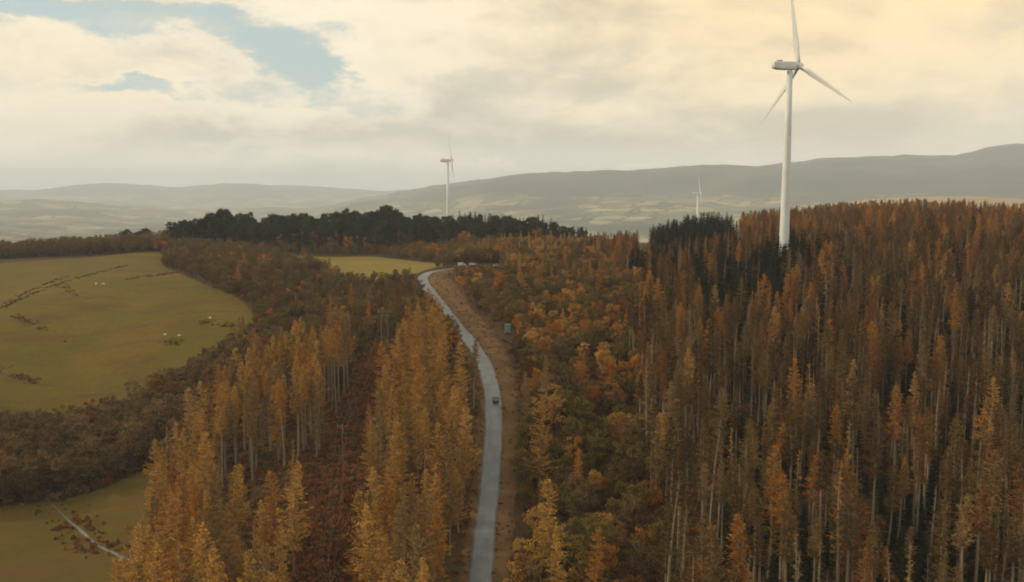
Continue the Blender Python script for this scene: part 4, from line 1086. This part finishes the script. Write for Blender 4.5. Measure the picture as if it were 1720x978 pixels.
    for s in (-1, 1):
        h = MB(); h.box((s * W * .36, fy - .12, zl - .03), (.34, .14, .14)); h.obj('headlight', LAMP, root, bevel=.03)
        h = MB(); h.box((s * W * .39, -fy + .06, zl + .18), (.24, .1, .2)); h.obj('tail_light', TAIL, root, bevel=.02)
        for yy in (L * .31, -L * .31):
            ty = MB(); ty.tube([(s * (W / 2 - .2), yy, .32), (s * (W / 2 - .17), yy, .32), (s * (W / 2 + .0), yy, .32), (s * (W / 2 + .02), yy, .32)], [.28, .32, .32, .29], 20)
            wo = ty.obj('wheel', TYRE, root, False); rm = MB(); rm.tube([(s * (W / 2), yy, .32), (s * (W / 2 + .035), yy, .32)], [.2, .17], 14); rm.obj('rim', RIM, wo)
    bp = MB(); bp.box((0, fy - .05, .42), (W * .8, .14, .16)); bp.obj('front_bumper', TRIM, root, bevel=.04)
    bp = MB(); bp.box((0, -fy + .05, .45), (W * .8, .12, .16)); bp.obj('rear_bumper', TRIM, root, bevel=.04)
    pt = MB(); pt.box((0, fy + .035, .46), (.5, .02, .11)); pt.obj('number_plate', LAMP, root)
    return root
ci = int(np.argmin(np.abs(road_c[:, 1] - 259))); tdir = road_c[ci + 3] - road_c[ci - 3]; tdir /= np.linalg.norm(tdir); nr = np.array([tdir[1], -tdir[0]])
cpos = road_c[ci] + nr * .75
car('small dark grey car alone on the narrow grey road', cpos[0], cpos[1], math.atan2(-tdir[0], -tdir[1]), (.055, .06, .065))
for lb, u, v, Y, hd, van, nm in (('white van parked beyond the road bend, nearest to the bend', 776, 449, 512, R(75), True, 'van'), ('white car parked beside the white van beyond the road bend', 794, 449, 516, R(100), False, 'car'),
                                 ('white car half hidden by scrub, farthest right beyond the road bend', 835, 454, 505, R(80), False, 'car')):
    X = (u - 860) / F * (Y * cp + 5); car(lb, X, Y, hd, (.52, .51, .49), van, 'van' if van else 'car', nm, 'white vehicles parked beyond the bend')

# ------------------------------------------------------------------ power line
WOOD = bark('weathered_pole_wood', (.12, .09, .065), (.22, .175, .13)); PORC = paint('brown_porcelain', (.3, .27, .24), .25, .5); WIREM = paint('aluminium_wire', (.16, .15, .14), .4, .5)
def pole(label, pos, h, two, ang):
    z = gz(*pos); root = empty('power_pole', (pos[0], pos[1], z), ang); tag(root, label, 'power pole', 'wooden poles of the power line')
    for s in ((-1, 1) if two else (0,)):
        p = MB(); p.tube([(s * 1.3, 0, -1), (s * 1.2, 0, h * .5), (s * 1.1, 0, h)], [.2, .17, .14], 10); p.obj('post', WOOD, root)
    w = 5.2 if two else 2.9
    c = MB(); c.box((0, -.2, h - .5), (w, .16, .24)); arm = c.obj('crossarm', WOOD, root, bevel=.02)
    if two:
        c = MB(); c.box((0, -.2, h - 1.9), (3.6, .14, .2)); c.obj('crossarm', WOOD, root, bevel=.02)
        for s in (-1, 1):
            b = MB(); b.tube([(s * 1.1, .16, h - 2), (-s * 1.2, .16 + s * .06, h - 5)], [.06, .06], 6); b.obj('brace', WOOD, root)
    tips = []
    for q in (-.45, 0, .45):
        i = MB(); X = q * w
        for k in range(4): i.tube([(X, -.2, h - .36 + k * .11), (X, -.2, h - .29 + k * .11)], [.09, .06], 8)
        i.tube([(X, -.2, h - .4), (X, -.2, h + .08)], [.03, .03], 6); i.obj('insulator', PORC, root)
        tips.append(Matrix.Translation((pos[0], pos[1], z)) @ Matrix.Rotation(ang, 4, 'Z') @ Vector((X, -.2, h + .1)))
    return tips
dA = math.atan2(POLE_A[0] - POLE_B[0], POLE_A[1] - POLE_B[1]); dB = math.atan2(POLE_B[0] - POLE_C[0], POLE_B[1] - POLE_C[1])
tA = pole('twin legged wooden power pole with crossarm in the brown wood left of the road', POLE_A, 13.5, True, -dA * .6)
tB = pole('single wooden power pole with short crossarm in the russet clearing', POLE_B, 10.5, False, -dB)
tC = pole('wooden power pole at the bottom of the russet clearing, below the picture edge', POLE_C, 9.0, False, -dB)
for k, side in enumerate(('left', 'middle', 'right')):
    w = MB(); pts = []
    for a, b in ((tA[k], tB[k]), (tB[k], tC[k])):
        for i in range(0, 17):
            f = i / 16; p = a.lerp(b, f); p.z -= 4 * f * (1 - f) * 2.0; pts.append(p)
    w.tube(pts, [.011] * len(pts), 4); o = w.obj('power_cable', WIREM); tag(o, f'thin grey power cable, {side} of the three above the russet clearing', 'cable', 'cables of the power line')

# ------------------------------------------------------------------ green cabinet by the verge
def cabinet():
    X, Y = (853 - 860) / F * (346 * cp + 5), 346.0; z = gz(X, Y)
    TEAL = paint('teal_paint', (.10, .26, .23), .45, .4, .12, 1.2); root = empty('equipment_cabinet', (X, Y, z), R(-12)); tag(root, 'small teal green cabinet standing among bushes beside the verge', 'cabinet')
    m = MB(); m.box((0, 0, .1), (2.5, 1.7, .4)); m.obj('plinth', paint('concrete', (.3, .29, .27), .9, .2), root, bevel=.03)
    m = MB(); m.box((0, 0, 1.6), (2.2, 1.4, 2.6)); m.obj('body', TEAL, root, bevel=.04)
    m = MB(); m.box((0, 0, 2.98), (2.45, 1.65, .14)); m.obj('roof', TEAL, root, bevel=.03)
    for s in (-1, 1):
        m = MB(); m.box((s * .53, -.72, 1.6), (.98, .05, 2.3)); dr = m.obj('door', TEAL, root, bevel=.015)
        m = MB(); m.box((s * .12, -.77, 1.6), (.05, .06, .35)); m.obj('handle', STEEL, dr)
        m = MB()
        for k in range(5): m.box((s * .53, -.76, 2.2 + k * .09), (.6, .03, .04))
        m.obj('vent', STEEL, dr)
cabinet()

# ------------------------------------------------------------------ sheep
WOOL, Nq = new_mat('wool'); tcq = Nq.n('ShaderNodeTexCoord'); nq = Nq.noise(tcq.outputs['Object'], 9, 4, .6)
finish(Nq, principled(Nq, Nq.mix(nq, (.62, .57, .48), (.82, .78, .70)), .95, .1, normal=bump_n(Nq, nq, .6, .05)))
def sheep_mesh():
    J = [((0, -.42, .68), .25), ((0, -.1, .70), .30), ((0, .25, .69), .27), ((0, .46, .74), .17), ((0, .60, .72 - .12), .11), ((0, .78, .48), .085), ((0, .86, .40), .055), ((0, -.62, .66), .09), ((0, -.68, .45), .05)]
    E = [(0, 1), (1, 2), (2, 3), (3, 4), (4, 5), (5, 6), (0, 7), (7, 8)]
    for s in (-1, 1):
        for y0, back in ((.28, 1), (-.40, -1)):
            i = len(J); J += [((s * .14, y0, .46), .11), ((s * .15, y0 - .05 * back, .28), .06), ((s * .15, y0 + .01, .12), .042), ((s * .15, y0 + .03, .0), .045)]; E += [(2 if back > 0 else 0, i), (i, i + 1), (i + 1, i + 2), (i + 2, i + 3)]
        i = len(J); J.append(((s * .17, .58, .64), .035)); E.append((4, i))
    me = bpy.data.meshes.new('sheep'); me.from_pydata([j[0] for j in J], E, []); o = bpy.data.objects.new('sheep_pattern', me); col.objects.link(o)
    sk = o.modifiers.new('skin', 'SKIN'); o.modifiers.new('sub', 'SUBSURF').render_levels = 1; o.modifiers['sub'].levels = 1
    for v, j in zip(me.skin_vertices[0].data, J): v.radius = (j[1], j[1])
    me.skin_vertices[0].data[1].use_root = True
    dg = bpy.context.evaluated_depsgraph_get(); out = bpy.data.meshes.new_from_object(o.evaluated_get(dg)); bpy.data.objects.remove(o)
    out.materials.clear(); out.materials.append(WOOL); out.polygons.foreach_set('use_smooth', [True] * len(out.polygons)); out.name = 'sheep'; return out
SHEEP = sheep_mesh()
for u, v, Y, a, lb in [(277, 560, 390, 70, 'white sheep grazing above the small scrub patch, left of the close pair'), (301, 563, 388, 100, 'white sheep grazing above the small scrub patch, right of the close pair'), (353, 538, 402, 80, 'white sheep beside the scrub line near the pasture edge'),
                       (162, 486, 465, 60, 'white sheep in the upper pasture, left of the far pair'), (174, 487, 464, 110, 'white sheep in the upper pasture, right of the far pair')]:
    x, y = gp(u, v, Y); o = link_mesh('sheep', SHEEP); o.location = (x, y, gz(x, y) + .08); o.rotation_euler = (0, 0, R(a)); o.scale = (1.05,) * 3; tag(o, lb, 'sheep', 'sheep on the pasture')

# ------------------------------------------------------------------ far farm buildings in the valley
FWALL = paint('white_render', (.72, .70, .66), .8, .2); FROOF = paint('slate', (.13, .13, .14), .6, .3)
def farm(label, u, Y, L, W, H):
    x = (u - 860) / F * Y; z = gz(x, Y); root = empty('farm_building', (x, Y, z), R(random.Random(int(u)).uniform(-25, 25))); tag(root, label, 'farm building', 'far farm buildings in the valley')
    m = MB(); m.box((0, 0, H / 2 - 1), (L, W, H + 2)); m.v += [Vector((-L / 2, -W / 2, H)), Vector((-L / 2, W / 2, H)), Vector((-L / 2, 0, H + W * .3)), Vector((L / 2, -W / 2, H)), Vector((L / 2, W / 2, H)), Vector((L / 2, 0, H + W * .3))]
    i = len(m.v) - 6; m.f += [(i, i + 1, i + 2), (i + 3, i + 5, i + 4)]; m.mi += [0, 0]; m.obj('wall', FWALL, root)
    m = MB()
    for s in (-1, 1):
        a = Vector((0, s * (W / 2 + .6), H - .2)); b = Vector((0, 0, H + W * .3 + .15)); q = Vector((L / 2 + .6, 0, 0)); i = len(m.v)
        m.v += [a - q, a + q, b + q, b - q, a - q + Vector((0, 0, .4)), a + q + Vector((0, 0, .4)), b + q + Vector((0, 0, .4)), b - q + Vector((0, 0, .4))]
        for f in ((0, 3, 2, 1), (4, 5, 6, 7), (0, 1, 5, 4), (1, 2, 6, 5), (2, 3, 7, 6), (3, 0, 4, 7)): m.f.append(tuple(i + k for k in f)); m.mi.append(0)
    m.obj('roof', FROOF, root)
for lb, u, Y, L, W, H in [('long pale barn in the hazy valley above the left end of the pines', 376, 6200, 55, 16, 8), ('pale farm building in the valley between the pines and the far ridge', 478, 6800, 45, 14, 8), ('long pale building in the valley, left of the middle turbine', 545, 7600, 60, 18, 9),
                          ('white farmhouse right of the middle turbine at the foot of the hill', 826, 5400, 26, 12, 7), ('pale barn beside the white farmhouse at the foot of the hill', 842, 5500, 30, 12, 6)]:
    farm(lb, u, Y, L, W, H)

# ------------------------------------------------------------------ haze
hz = MB(); HX = 31500.0; z0, z1 = ZMIN - 1.0, max(ZMAX, CAM_Z + 130) + 20
hz.box((0, 0, (z0 + z1) / 2), (2 * HX, 2 * HX, z1 - z0))
HZ, Nh = new_mat('haze_air'); vol = Nh.n('ShaderNodeVolumePrincipled'); vol.inputs['Color'].default_value = (.80, .90, 1.0, 1); vol.inputs['Density'].default_value = 9.0e-5; vol.inputs['Anisotropy'].default_value = 0.0
oh = Nh.n('ShaderNodeOutputMaterial'); Nh.link(vol.outputs[0], oh.inputs['Volume'])
tag(hz.obj('haze', HZ), kind='stuff')
print('PLANTS', len(PLANTS), {k: len(v) for k, v in single.items()}, 'Z', ZMIN, ZMAX)
